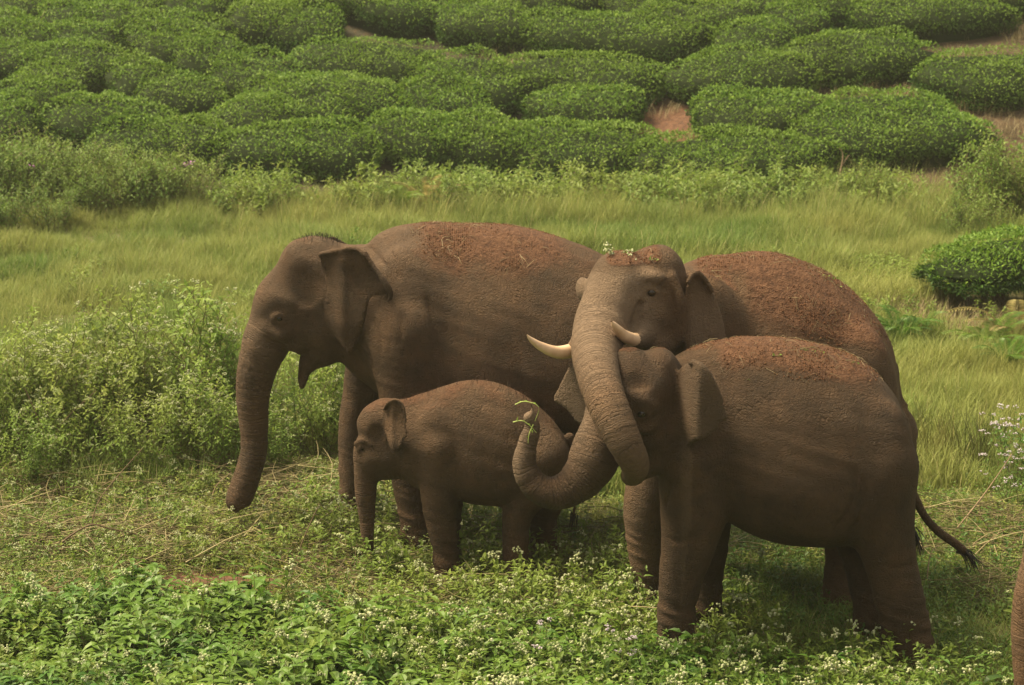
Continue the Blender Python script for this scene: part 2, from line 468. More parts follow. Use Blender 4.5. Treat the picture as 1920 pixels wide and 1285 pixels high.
def uv_ball(c, r, nu=12, nv=8, sc=(1, 1, 1)):
    V = []; F = []
    for j in range(nv+1):
        th = math.pi*j/nv
        for i in range(nu):
            ph = 2*math.pi*i/nu
            V.append((c[0]+r*sc[0]*math.sin(th)*math.cos(ph), c[1]+r*sc[1]*math.sin(th)*math.sin(ph), c[2]+r*sc[2]*math.cos(th)))
    for j in range(nv):
        for i in range(nu):
            F.append((j*nu+i, (j+1)*nu+i, (j+1)*nu+(i+1) % nu, j*nu+(i+1) % nu))
    return np.array(V), np.array(F)
def tube_mesh(P, R, sides=8, cap=True):
    P = np.asarray(P, float); n = len(P); T = np.gradient(P, axis=0); T /= np.linalg.norm(T, axis=1, keepdims=True)+1e-9
    up = np.array((0, 0, 1.)) if abs(T[:, 2]).mean() < .8 else np.array((0, 1., 0))
    A = np.cross(T, up); A /= np.linalg.norm(A, axis=1, keepdims=True)+1e-9; B = np.cross(A, T)
    an = np.arange(sides)*2*math.pi/sides
    V = (P[:, None]+np.asarray(R)[:, None, None]*(A[:, None]*np.cos(an)[None, :, None]+B[:, None]*np.sin(an)[None, :, None])).reshape(-1, 3)
    F = []
    for i in range(n-1):
        for k in range(sides): F.append((i*sides+k, i*sides+(k+1) % sides, (i+1)*sides+(k+1) % sides, (i+1)*sides+k))
    return V, np.array(F)
class Bag:
    """collects pieces into one mesh"""
    def __init__(s): s.V = []; s.F3 = []; s.F4 = []; s.v = []; s.n = 0
    def add(s, V, F, v=.5):
        V = np.asarray(V, float); F = np.asarray(F)
        (s.F3 if F.shape[1] == 3 else s.F4).append(F+s.n); s.V.append(V); s.n += len(V)
        s.v.append(np.full(len(V), v) if np.isscalar(v) else np.asarray(v))
    def build(s, name, mats, parent=None, smooth=True):
        fl = [np.concatenate(x) for x in (s.F3, s.F4) if x]
        return add_mesh(name, np.concatenate(s.V), fl, mats, parent, smooth, {'v': np.concatenate(s.v)})

eye_m, ent, eb = new_mat('eye'); eb.inputs['Base Color'].default_value = (.018, .010, .006, 1); eb.inputs['Roughness'].default_value = .08
tusk_m = plain('ivory', (.46, .29, .17), .34, (.66, .48, .32), 7, .5)
hair_m = plain('hair', (.012, .009, .008), .6)
skin_mo = skin_material('hide_mother', .84, .80)
skin_tu = skin_material('hide_tusker', .97, .8)
skin_yo = skin_material('hide_young', .66, .60)
skin_ca = skin_material('hide_calf', .82, .85)

def finish(s, name, mat, trunkQ, soil_fn, pale_fn=None, base=None, ring=.0035):
    V, N, Q = s.mesh()
    base = np.array(base if base is not None else (s.Y0*0, s.Y0, 0), float)
    base = np.array((V[:, 0].mean(), s.Y0, 0.0))
    # trunk coordinates
    S = np.concatenate([[0], np.cumsum(np.linalg.norm(np.diff(trunkQ[:, :3], axis=0), axis=1))])
    tt = np.zeros(len(V)); best = np.full(len(V), 9.)
    for i in range(len(trunkQ)-1):
        a, b = trunkQ[i, :3], trunkQ[i+1, :3]; ab = b-a; t = np.clip(((V-a)@ab)/(ab@ab+1e-9), 0, 1)
        e = np.abs(np.linalg.norm(V-a-t[:, None]*ab, axis=1)-(trunkQ[i, 3]+t*(trunkQ[i+1, 3]-trunkQ[i, 3])))
        m = e < best; best[m] = e[m]; tt[m] = (S[i]+t*(S[i+1]-S[i]))[m]
    tw = ss(.05, .012, best)*ss(.04*S[-1], .22*S[-1], tt)
    # folds pressed into the surface
    x, y, z = V.T
    wob = noise3(x*6, y*6, z*6)*.02
    t2 = tt+wob
    rn = noise3(t2*48, t2*0+2.2, t2*0+5.5)
    fold = noise3(x*9+z*3, y*9, z*3.0-x*1.5)
    lump = noise3(x*3.2, y*3.2, z*3.2)
    leg = ss(.85, .25, z)
    lf = noise3(x*5+40, y*5, z*34+x*8)
    d = tw*ring*rn + (1-tw)*(.0045*fold+.009*lump+.004*noise3(x*2+3, y*2, z*16+x*5)*ss(.2,-.1,noise3(x*1.5, y*1.5+7, z*1.5))) + leg*(1-tw)*.011*lf
    V = V+N*d[:, None]
    # image coordinates
    f = V[:, 1]*CP-(V[:, 2]-CAMZ)*SP
    px = CX+FPX*V[:, 0]/f; py = CY-FPX*(V[:, 1]*SP+(V[:, 2]-CAMZ)*CP)/f
    n1 = noise3(x*2.2+9, y*2.2, z*2.2); n2 = noise3(x*7, y*7, z*7+4)
    soil = np.clip(soil_fn(px, py, V, N)+(.35*n1+.2*n2)*np.minimum(soil_fn(px, py, V, N)*3, 1)-.03, 0, 1)
    pale = np.clip(pale_fn(px, py, V, N), 0, 1) if pale_fn else np.zeros(len(V))
    root = empty(name, base)
    o = add_mesh('body', V-base, Q, mat, root, True, {'soil': soil, 'tw': tw, 'tt': tt, 'pale': pale})
    for nm, c, r in s.kids:
        v, fq = uv_ball(c-base, r, 12, 8)
        add_mesh(nm, v, fq, eye_m, root)
    root['_b'] = 0; del root['_b']
    return root, base, (V, N)
def tail_hair(root, base, p, d, L, n=26, seed=1):
    r = np.random.default_rng(seed); B = Bag(); d = np.array(d, float); d /= np.linalg.norm(d)
    for i in range(n):
        q = np.array(p)-base+r.normal(0, .012, 3)-d*r.random()*L*.5
        e = d*L*(.5+.7*r.random())+r.normal(0, L*.22, 3)
        P = [q, q+e*.4, q+e*.8+np.array((0, 0, -.02)), q+e+np.array((0, 0, -.05))]
        B.add(*tube_mesh(P, [.005, .0045, .003, .001], 3))
    props(B.build('tail_hair', hair_m, root), kind='stuff')

def up_soil(lo=.35, hi=.75):
    return lambda px, py, V, N: ss(lo, hi, N[:, 2])

# ---- mother: stands behind, in profile, facing left
e = Ele(19.3, (405, 1325, 405, 1050, 1.0, 1.0), .0155)
e.body([(672, 520, 640, .16), (700, 452, 705, .33), (735, 428, 745, .47), (780, 420, 772, .56), (850, 419, 795, .64), (950, 423, 815, .72), (1050, 447, 828, .74), (1130, 480, 830, .70), (1200, 522, 815, .60), (1250, 575, 785, .46), (1282, 640, 730, .26), (1298, 690, 700, .05)])
e.T([(625, 545, 0, 84), (680, 560, 0, 103), (740, 590, 0, 130)], k=.10, n=4, flat=.78)
e.T([(655, 630, 0, 34), (700, 660, 0, 52), (750, 680, 0, 70)], k=.08, n=4)      # throat to chest
e.E(768, 615, -.38, 78, 150, .21, k=.20, tilt=-4)
e.E(765, 600, .42, 74, 150, .20, k=.12)
e.E(1195, 680, -.38, 85, 130, .22, k=.14); e.E(1195, 680, .38, 85, 130, .22, k=.14)
e.T([(772, 620, -.40, 76), (765, 720, -.40, 58), (764, 830, -.41, 42), (768, 900, -.42, 34), (778, 970, -.44, 31), (784, 1015, -.45, 35), (783, 1045, -.46, 38)], k=.06, flat=.95)
e.T([(720, 620, .35, 66), (692, 720, .36, 46), (672, 800, .37, 38), (668, 880, .37, 33), (662, 945, .37, 28), (664, 985, .37, 33), (664, 1000, .37, 35)], k=.06)
e.T([(1215, 700, -.35, 80), (1225, 820, -.36, 52), (1222, 930, -.38, 38), (1224, 1035, -.4, 42)], k=.08)
e.T([(1240, 700, .35, 75), (1275, 820, .36, 50), (1290, 930, .38, 38), (1290, 1000, .4, 42)], k=.08)
e.T([(1285, 600, 0, 22), (1300, 700, 0, 11), (1302, 800, 0, 7), (1300, 900, 0, 5)], k=.04)
# head
e.E(588, 507, 0, 60, 66, .25, k=.12)
e.E(560, 498, -.09, 34, 48, .14, k=.07); e.E(560, 498, .09, 34, 48, .14, k=.07)
e.E(570, 570, 0, 78, 84, .275, k=.12)
e.E(512, 568, 0, 33, 56, .18, k=.10, tilt=14)
e.E(608, 610, -.02, 52, 56, .26, k=.07)
tq = e.T([(528, 560, 0, 44), (516, 600, 0, 46), (500, 640, 0, 45), (487, 675, 0, 39), (478, 710, 0, 35), (474, 750, 0, 31), (476, 800, 0, 27), (476, 845, -.01, 25), (466, 885, -.02, 25), (452, 925, -.04, 25.5), (447, 938, -.05, 24)], k=.05)
e.T([(456, 958, -.07, 12), (466, 970, -.09, 14)], k=.01, carve=True, n=2)
e.T([(643, 622, 0, 46), (612, 648, 0, 36), (588, 668, 0, 24), (574, 690, 0, 15), (568, 710, 0, 10), (566, 725, 0, 6)], k=.045, flat=1.25)
e.T([(560, 640, -.10, 24), (545, 640, -.10, 15)], k=.05, n=2)                   # lip over the hidden tush
e.T([(538, 690, -.3, 7), (545, 668, -.3, 5), (545, 668, .3, 5)], k=.02, n=2, carve=True)
# brow, cheek, temple
e.T([(497, 575, -.10, 10), (518, 560, -.17, 11), (548, 562, -.225, 9)], k=.08)
e.T([(505, 615, -.15, 8), (530, 628, -.205, 9)], k=.08)
e.E(572, 536, -.29, 20, 26, .03, k=.10, carve=True)

e.eye(524, 597, .028, .046, 10)
# ears
ear_y = lambda px, py: 19.3-.31-.15*ss(606, 650, px)-.12*ss(650, 735, px)+.05*ss(540, 660, py)+.03*np.sin((px-590)*.05)*ss(480, 660, py)-.03*ss(520, 480, py)+.05*ss(600, 664, py)
e.sheet([(598, 478), (625, 470), (660, 464), (680, 472), (700, 497), (716, 520), (728, 545), (718, 556), (700, 556), (690, 572), (684, 600), (672, 636), (656, 663), (640, 650), (622, 625), (612, 596), (614, 560), (608, 520)], ear_y, .0165, k=.03)
e.T([(600, 477, -.33, 6), (630, 471, -.45, 5), (662, 466, -.53, 5), (684, 476, -.57, 5.5)], k=.02)
e.T([(684, 476, -.57, 5.5), (703, 503, -.60, 5.5), (722, 530, -.63, 7), (733, 553, -.63, 5.5), (727, 566, -.62, 3)], k=.025)
far_y = lambda px, py: e.Y0+.30+.20*ss(612, 700, px)
e.sheet([(600, 470), (618, 444), (632, 446), (680, 480), (700, 520), (680, 580), (655, 640), (625, 610), (610, 540)], far_y, .018, k=.03)
# shoulder crease and neck folds
for a, b, c, d in [(690, 462, 722, 500), (716, 440, 748, 520), (740, 560, 752, 640), (700, 600, 716, 660), (682, 640, 700, 690), (800, 560, 822, 660)]:
    Ya, Yb = e.front(a, b)-e.Y0, e.front(c, d)-e.Y0
    e.T([(a, b, Ya-.008, 3), ((a+c)/2+3, (b+d)/2, e.front((a+c)/2+3, (b+d)/2)-e.Y0-.006, 4), (c, d, Yb-.008, 3)], k=.02, carve=True)
e.T([(838, 560, -.70, 6), (856, 620, -.72, 7), (858, 690, -.72, 6)], k=.05, carve=True)
def soil_m(px, py, V, N):
    up = ss(.1, .55, N[:, 2])
    a = up*ss(690, 850, px)*ss(1140, 1000, px)*ss(570, 445, py+.12*np.abs(px-930))
    b = .35*ss(.55, .9, N[:, 2])*ss(690, 760, px)
    c = .30*ss(.5, .95, N[:, 2])*ss(620, 560, px)
    return np.maximum(np.maximum(a, b), c)*.95
pale_m = lambda px, py, V, N: .30*ss(540, 470, px)*ss(560, 620, py)*ss(760, 640, py)+.22*ss(0, 1, N[:, 2])*ss(1000, 760, px)
mother, mbase, msurf = finish(e, 'elephant', skin_mo, tq, soil_m, pale_m)
e_m = e
props(mother, 'tall adult elephant in profile at the back, trunk hanging down and lower lip open', 'elephant', 'elephants of the herd')
tail_hair(mother, mbase, W(1300, 905, 19.3), (0, 0, -1), .15, seed=2)
# bristles on the crown
B = Bag(); r_ = np.random.default_rng(3)
for i in range(150):
    px = 548+90*r_.random(); py = 446+.0022*(px-596)**2*8
    Y = e.front(px, 470)
    c = e.pt(px, 447+((px-596)**2)/170, r_.normal(0, .05))-mbase
    q = c+np.array((r_.normal(0, .015), 0, .035+.02*r_.random()))
    B.add(*tube_mesh([c-np.array((0, 0, .03)), (c+q)/2, q], [.0018, .0015, .0006], 3))
props(B.build('hair', hair_m, mother), kind='stuff')

# ---- calf: beside the mother, in profile
e = Ele(18.25, (650, 1095, 700, 1085, .45, .45), .0115)
e.body([(728, 800, 850, .06), (742, 757, 875, .13), (770, 746, 905, .20), (805, 735, 920, .25), (850, 720, 932, .29), (900, 714, 943, .32), (950, 724, 945, .33), (1000, 754, 940, .30), (1040, 793, 925, .22), (1062, 828, 900, .12), (1074, 862, 872, .03)], k=.05)
e.T([(735, 820, 0, 50), (765, 828, 0, 62), (800, 835, 0, 72)], k=.05, n=4, flat=.85)
e.E(820, 830, -.17, 40, 70, .10, k=.06); e.E(820, 830, .17, 40, 70, .10, k=.06)
e.E(1012, 860, -.15, 50, 62, .12, k=.08); e.E(1012, 860, .15, 50, 62, .12, k=.08)
e.T([(822, 840, -.17, 42), (822, 890, -.17, 36), (824, 935, -.17, 33), (829, 985, -.17, 28), (836, 1030, -.17, 24.5), (838, 1062, -.17, 27)], k=.035)
e.T([(835, 850, .16, 38), (838, 920, .16, 31), (836, 985, .16, 26), (842, 1050, .16, 26)], k=.035)
e.T([(1012, 860, -.14, 52), (992, 915, -.15, 42), (972, 960, -.16, 29), (966, 1000, -.16, 25), (968, 1062, -.16, 28)], k=.04)
e.T([(1022, 860, .14, 50), (1025, 920, .15, 38), (1018, 975, .16, 26), (1020, 1050, .16, 27)], k=.04)
e.T([(1068, 820, 0, 9), (1080, 860, 0, 6), (1080, 920, 0, 4), (1076, 965, 0, 3)], k=.03)
e.E(716, 800, 0, 44, 50, .165, k=.05)
e.E(728, 782, 0, 34, 34, .15, k=.05)
e.E(700, 795, -.06, 28, 32, .09, k=.05); e.E(700, 795, .06, 28, 32, .09, k=.05)
e.E(712, 850, 0, 44, 44, .165, k=.05)
e.E(738, 855, 0, 34, 36, .16, k=.05)
e.E(678, 850, 0, 14, 25, .08, k=.04)
tq = e.T([(692, 838, 0, 24), (689, 865, 0, 25), (686, 900, 0, 22), (686, 935, 0, 19), (688, 970, 0, 15), (689, 1003, -.01, 12), (692, 1028, -.02, 9)], k=.035)
e.T([(742, 872, 0, 26), (725, 884, 0, 17), (712, 893, 0, 8)], k=.035, flat=1.2, n=4)
e.T([(668, 832, -.08, 5), (682, 826, -.12, 5), (696, 832, -.14, 4)], k=.04)
e.E(706, 815, -.165, 12, 14, .02, k=.035, carve=True)
e.eye(680, 842, .017, .028, 8)
cy_ = lambda px, py: 18.25-.175-.09*ss(718, 740, px)-.05*ss(740, 765, px)+.02*np.sin((py-750)*.05)
e.sheet([(716, 772), (726, 756), (742, 750), (754, 760), (759, 785), (765, 816), (757, 826), (752, 838), (742, 850), (732, 843), (724, 822), (719, 800)], cy_, .013, k=.018)
e.T([(718, 770, -.19, 3), (728, 755, -.24, 3), (744, 750, -.28, 3.4), (756, 763, -.30, 3), (761, 790, -.31, 2.6)], k=.012)
cy2 = lambda px, py: 18.25+.16+.09*ss(722, 765, px)
e.sheet([(716, 772), (726, 752), (744, 748), (760, 775), (760, 815), (742, 845), (724, 822)], cy2, .012, k=.018)
soil_c = lambda px, py, V, N: .30*ss(.2, .9, N[:, 2])
calf, cbase, _ = finish(e, 'elephant_calf', skin_ca, tq, soil_c, lambda px, py, V, N: .12*ss(0, 1, N[:, 2]), ring=.002)
props(calf, 'small elephant calf standing against the tall adult, trunk straight down', 'elephant', 'elephants of the herd')
tail_hair(calf, cbase, W(1076, 968, 18.25), (0, 0, -1), .06, 14, seed=4)
B = Bag(); r_ = np.random.default_rng(5)                                   # sparse baby hair along the back
xs = np.array([742, 770, 805, 850, 900, 950, 1000, 1040]); ys = np.array([755, 744, 734, 719, 713, 723, 753, 792])
for i in range(260):
    px = 742+298*r_.random(); dy = r_.normal(0, .05)
    c = e.pt(px, np.interp(px, xs, ys)+2, dy)-cbase
    q = c+np.array((r_.normal(0, .012), 0, .018+.014*r_.random()))
    B.add(*tube_mesh([c-np.array((0, 0, .02)), (c+q)/2, q], [.0012, .001, .0004], 3))
props(B.build('hair', plain('calf_hair', (.05, .022, .012), .6), calf), kind='stuff')

# ---- tusker: behind the young one, head turned to the camera
e = Ele(17.85, (975, 1740, 440, 1165, 2.35, .85), .0145)
e.body([(1235, 560, 800, .22), (1270, 505, 860, .36), (1310, 484, 905, .45), (1360, 479, 935, .52), (1420, 474, 960, .58), (1480, 483, 972, .62), (1540, 508, 975, .62), (1600, 552, 970, .57), (1645, 606, 945, .46), (1672, 665, 890, .30), (1687, 740, 800, .06)])
e.T([(1215, 560, -.42, 75), (1270, 590, -.22, 90), (1330, 640, 0, 120)], k=.10, n=4, flat=.9)
e.E(1330, 660, -.38, 78, 150, .20, k=.12, tilt=-8)
e.E(1610, 760, -.36, 72, 150, .24, k=.14); e.E(1610, 760, .36, 72, 150, .24, k=.14)
e.T([(1285, 760, -.32, 80), (1245, 860, -.33, 60), (1216, 950, -.34, 47), (1214, 1030, -.34, 36), (1218, 1085, -.34, 33), (1215, 1130, -.35, 38), (1215, 1150, -.35, 39)], k=.07)
e.T([(1330, 780, .3, 75), (1325, 900, .3, 48), (1322, 1000, .28, 34), (1325, 1100, .26, 36)], k=.07)
e.T([(1625, 820, -.1, 85), (1605, 930, -.15, 60), (1588, 1020, -.2, 42), (1584, 1080, -.22, 38), (1580, 1120, -.24, 42), (1580, 1140, -.24, 43)], k=.07)
e.T([(1640, 820, .3, 80), (1650, 930, .32, 55), (1655, 1030, .34, 38), (1655, 1100, .34, 40)], k=.07)
e.T([(1672, 690, 0, 14), (1688, 780, 0, 9), (1694, 880, -.02, 7), (1700, 950, -.03, 6), (1714, 1000, -.04, 7)], k=.04)
# head
hy = -.85
e.E(1228, 522, hy+.16, 62, 60, .30, k=.07)
e.E(1238, 500, hy+.12, 36, 40, .18, k=.05)
e.E(1165, 510, hy-.02, 50, 40, .22, k=.08)
e.E(1160, 548, hy-.06, 62, 56, .24, k=.08)
e.E(1205, 575, hy+.02, 60, 68, .26, k=.08)
e.E(1250, 585, hy+.14, 42, 58, .26, k=.07)
e.E(1222, 520, hy-.18, 26, 15, .07, k=.06, tilt=12)                  # brow of the near eye
e.E(1094, 545, hy+.06, 14, 24, .10, k=.05, tilt=-8)                  # brow of the other eye
e.E(1225, 640, hy+.02, 46, 36, .24, k=.07)                           # jaw
e.T([(1262, 520, hy-.10, 8), (1276, 560, hy-.12, 10), (1280, 605, hy-.10, 10), (1268, 640, hy-.08, 10)], k=.05)   # cheek ridge
e.T([(1250, 560, hy-.20, 8), (1264, 590, hy-.20, 9), (1262, 625, hy-.18, 7)], k=.05, carve=True)
tq = e.T([(1158, 545, hy-.12, 56), (1142, 575, hy-.20, 55), (1128, 610, hy-.32, 52), (1117, 655, hy-.60, 46), (1121, 700, hy-.90, 41), (1134, 745, hy-1.13, 38.5), (1153, 790, hy-1.25, 36), (1174, 835, hy-1.30, 32), (1189, 866, hy-1.27, 28), (1190, 884, hy-1.20, 24), (1184, 892, hy-1.08, 20)], k=.05, n=7)
e.T([(1105, 640, hy-.40, 28), (1088, 652, hy-.42, 20), (1076, 656, hy-.46, 15)], k=.05, n=4)     # tusk sheaths
e.T([(1205, 625, hy-.20, 26), (1194, 634, hy-.34, 18), (1188, 637, hy-.42, 14)], k=.05, n=4)
e.T([(1200, 570, hy-.25, 5), (1192, 600, hy-.32, 6), (1190, 622, hy-.4, 4)], k=.04, carve=True)
e.eye(1222, 549, .029, .048, 12)
Yl = e.front(1090, 556)
te_y = lambda px, py: 17.85-.94+.08*ss(1285, 1330, px)+.06*ss(1330, 1365, px)+.03*np.sin((py-500)*.03)
e.sheet([(1288, 530), (1302, 513), (1318, 522), (1332, 540), (1345, 566), (1356, 606), (1362, 650), (1350, 700), (1325, 735), (1300, 715), (1286, 660), (1280, 600)], te_y, .02, k=.035)
e.T([(1290, 528, -.95, 5), (1304, 512, -.93, 5), (1322, 524, -.89, 5), (1335, 545, -.86, 4)], k=.02)
e.E(1300, 540, -.80, 12, 26, .04, k=.04, tilt=-14)
e.sheet([(1100, 520), (1088, 530), (1080, 552), (1082, 590), (1092, 620), (1110, 590)], lambda px, py: 17.85-.55+0*px, .02, k=.03)
e.T([(1372, 520, -.55, 7), (1412, 565, -.60, 8), (1440, 610, -.62, 8), (1455, 650, -.6, 6)], k=.05, carve=True)
def soil_t(px, py, V, N):
    up = ss(.05, .6, N[:, 2])
    a = up*ss(1370, 1430, px)*ss(690, 560, py-.25*(px-1400))
    b = .8*ss(.55, .9, N[:, 2])*ss(1280, 1330, px)
    c = .95*ss(.45, .8, N[:, 2])*ss(1125, 1150, px)*ss(505, 488, py)*ss(1250, 1225, px)
    return np.maximum(np.maximum(a, b), c)
def pale_t(px, py, V, N):
    return .80*ss(1265, 1200, px)*ss(500, 520, py)*ss(760, 600, py)+.2*ss(1265, 1200, px)+.45*ss(1286, 1300, px)*ss(1364, 1358, px)*(V[:, 1] < 17.85-.80)
tusker, tbase, tsurf = finish(e, 'tusker_elephant', skin_tu, tq, soil_t, pale_t)
e_t = e
props(tusker, 'elephant with two pale tusks, laying its trunk over the smaller elephant in front', 'elephant', 'elephants of the herd')
tail_hair(tusker, tbase, W(1716, 1004, 17.81), (.3, 0, -1), .14, 34, seed=6)
def tusk(rows, Y0):
    P = catmull([list(W(a, b, Y0+c)-tbase)+[r*SCL(b, Y0+c)] for a, b, c, r in rows], 6)
    V, F = tube_mesh(P[:, :3], P[:, 3], 14)
    return add_mesh('tusk', V, F, tusk_m, tusker)
tusk([(1096, 650, hy-.38, 13), (1074, 657, hy-.46, 13.5), (1045, 661, hy-.58, 12), (1015, 650, hy-.66, 8.5), (997, 638, hy-.70, 5), (988, 628, hy-.72, 1.2)], 17.85)
tusk([(1200, 634, hy-.30, 12), (1187, 637, hy-.44, 12.5), (1170, 630, hy-.58, 11.5), (1158, 618, hy-.68, 8.5), (1151, 609, hy-.73, 5.5), (1147, 603, hy-.75, 1.5)], 17.85)

# ---- young elephant in front
e = Ele(16.6, (950, 1830, 615, 1265, .95, .75), .0145)
e.body([(1235, 720, 830, .15), (1255, 682, 862, .24), (1290, 657, 905, .34), (1340, 641, 955, .43), (1400, 634, 992, .50), (1460, 634, 1010, .54), (1530, 647, 1016, .56), (1590, 667, 1012, .55), (1640, 699, 990, .49), (1678, 745, 955, .37), (1700, 800, 925, .22), (1711, 855, 890, .05)])
e.T([(1225, 760, -.08, 82), (1275, 780, -.03, 98), (1330, 800, 0, 120)], k=.09, n=4, flat=.85)
e.E(1310, 820, -.32, 62, 120, .17, k=.10, tilt=-6); e.E(1310, 820, .32, 62, 120, .17, k=.10)
e.E(1650, 890, -.27, 60, 135, .21, k=.12, tilt=3); e.E(1650, 890, .27, 60, 135, .21, k=.12)
e.T([(1305, 860, -.28, 72), (1302, 950, -.29, 66), (1292, 1010, -.29, 54), (1278, 1070, -.29, 43), (1270, 1130, -.29, 37), (1268, 1180, -.29, 37), (1268, 1222, -.29, 41)], k=.06)
e.T([(1320, 880, .25, 62), (1322, 980, .24, 48), (1322, 1060, .23, 36), (1322, 1140, .22, 31), (1322, 1200, .22, 36)], k=.05)
e.T([(1648, 880, -.26, 75), (1652, 970, -.27, 64), (1668, 1050, -.27, 51), (1686, 1120, -.28, 47), (1698, 1180, -.28, 47), (1702, 1240, -.28, 51)], k=.06)
e.T([(1628, 880, .25, 80), (1618, 970, .25, 66), (1622, 1040, .25, 47), (1634, 1110, .24, 39), (1640, 1160, .24, 40), (1640, 1215, .24, 43)], k=.06)
e.T([(1688, 790, .0, 16), (1698, 860, .0, 10), (1708, 915, .0, 9), (1728, 960, -.01, 8), (1756, 994, -.02, 7), (1788, 1018, -.02, 7), (1806, 1032, -.02, 7.5)], k=.03)
# head turned towards the camera
hy = -.30
e.E(1225, 720, hy+.08, 62, 62, .24, k=.06)
e.E(1238, 685, hy+.04, 32, 34, .15, k=.05); e.E(1180, 690, hy-.02, 38, 40, .17, k=.06)
e.E(1190, 745, hy-.08, 62, 66, .24, k=.07)
e.E(1145, 775, hy-.14, 48, 52, .17, k=.06)
e.E(1215, 800, hy-.02, 52, 62, .22, k=.07)
e.T([(1240, 820, hy+.02, 46), (1222, 855, hy-.04, 36), (1200, 880, hy-.10, 22), (1188, 896, hy-.14, 13)], k=.05, flat=1.2)
tq = e.T([(1160, 770, hy-.18, 50), (1140, 805, hy-.24, 50), (1120, 845, hy-.30, 49), (1104, 880, hy-.34, 44), (1076, 911, hy-.37, 36), (1038, 925, hy-.38, 31), (1004, 911, hy-.38, 27), (984, 876, hy-.37, 23), (988, 836, hy-.35, 19), (998, 802, hy-.33, 15), (993, 784, hy-.34, 11.5)], k=.05, n=7)
e.T([(993, 784, hy-.35, 9), (999, 770, hy-.36, 4), (995, 757, hy-.37, 2.2)], k=.02, n=4)
e.T([(985, 772, hy-.42, 5), (990, 782, hy-.42, 5)], k=.008, n=2, carve=True)
e.T([(1185, 742, hy-.30, 9), (1203, 752, hy-.31, 9), (1225, 762, hy-.27, 8)], k=.045)
e.E(1196, 712, hy-.26, 24, 18, .035, k=.05, carve=True)
e.T([(1188, 800, hy-.29, 8), (1210, 806, hy-.27, 8), (1226, 795, hy-.24, 7)], k=.045)
e.T([(1256, 690, hy-.16, 6), (1262, 740, hy-.20, 7), (1260, 800, hy-.20, 6)], k=.045, carve=True)
e.eye(1203, 776, .030, .046, 8)
ye_y = lambda px, py: 16.6-.36-.29*ss(1262, 1318, px)-.03*ss(1315, 1366, px)+.015*np.sin((px+py)*.03)
e.sheet([(1262, 715), (1278, 686), (1300, 679), (1318, 690), (1334, 709), (1347, 732), (1358, 760), (1366, 786), (1350, 790), (1346, 802), (1325, 818), (1300, 830), (1282, 845), (1270, 846), (1264, 820), (1268, 770)], ye_y, .017, k=.025)
e.T([(1292, 681, -.585, 3.4), (1302, 679, -.60, 4.4), (1322, 692, -.655, 4.4), (1342, 722, -.665, 4), (1356, 752, -.66, 3)], k=.015)
yf_y = lambda px, py: 16.6-.18+.0016*(1110-px)
e.sheet([(1120, 690), (1090, 672), (1072, 682), (1058, 702), (1046, 726), (1036, 750), (1050, 760), (1066, 772), (1084, 795), (1110, 800), (1140, 760)], yf_y, .017, k=.02)
for P3 in [[(1604, 880), (1600, 940), (1560, 1000)], [(1620, 900), (1618, 950), (1590, 1004)], [(1285, 860), (1262, 900), (1246, 950)], [(1250, 1010), (1275, 1018), (1300, 1010)], [(1660, 1060), (1685, 1066), (1708, 1058)], [(1668, 1085), (1692, 1090), (1714, 1082)]]:
    e.T([(a, b, e.front(a, b)-e.Y0-.006, 3.2) for a, b in P3], k=.022, carve=True)
def soil_y(px, py, V, N):
    up = ss(.05, .6, N[:, 2])
    a = up*ss(1310, 1380, px)*ss(735, 665, py-.12*(px-1400)*(px > 1400))*ss(1700, 1600, px)
    b = .75*ss(.5, .9, N[:, 2])*ss(1140, 1160, px)*ss(665, 650, py)
    return np.maximum(a, b)
pale_y = lambda px, py, V, N: .32*ss(1270, 1285, px)*(V[:, 1] < 16.6-.40-.19*ss(1268, 1318, px))+.5*ss(1150, 1090, px)*ss(905, 800, py)+.5*ss(985, 965, px)*ss(770, 800, py)+.4*ss(1110, 1080, px)*ss(800, 780, py)
young, ybase, ysurf = finish(e, 'young_elephant', skin_yo, tq, soil_y, pale_y)
e_y = e
props(young, 'half grown elephant nearest the camera, trunk curled up under the tusks of its neighbour', 'elephant', 'elephants of the herd')
tail_hair(young, ybase, W(1808, 1036, 16.58), (.8, 0, -.5), .12, 40, seed=8)

# ---- fifth elephant: only its hanging trunk reaches into the picture
other = copy_thing(mother)
other.name = 'elephant'
other.location = Vector((W(1899, 1180, 13.6)[0]-(W(445, 750, 19.3)[0]-mbase[0]), 13.6, 0))
skin_ot = skin_material('hide_other', 1.25, 1.6)
for ch in other.children:
    if ch.name.startswith('body'): ch.material_slots[0].link = 'OBJECT'; ch.material_slots[0].material = skin_ot
props(other, 'elephant at the right edge of the photo, only its hanging trunk in view', 'elephant', 'elephants of the herd')
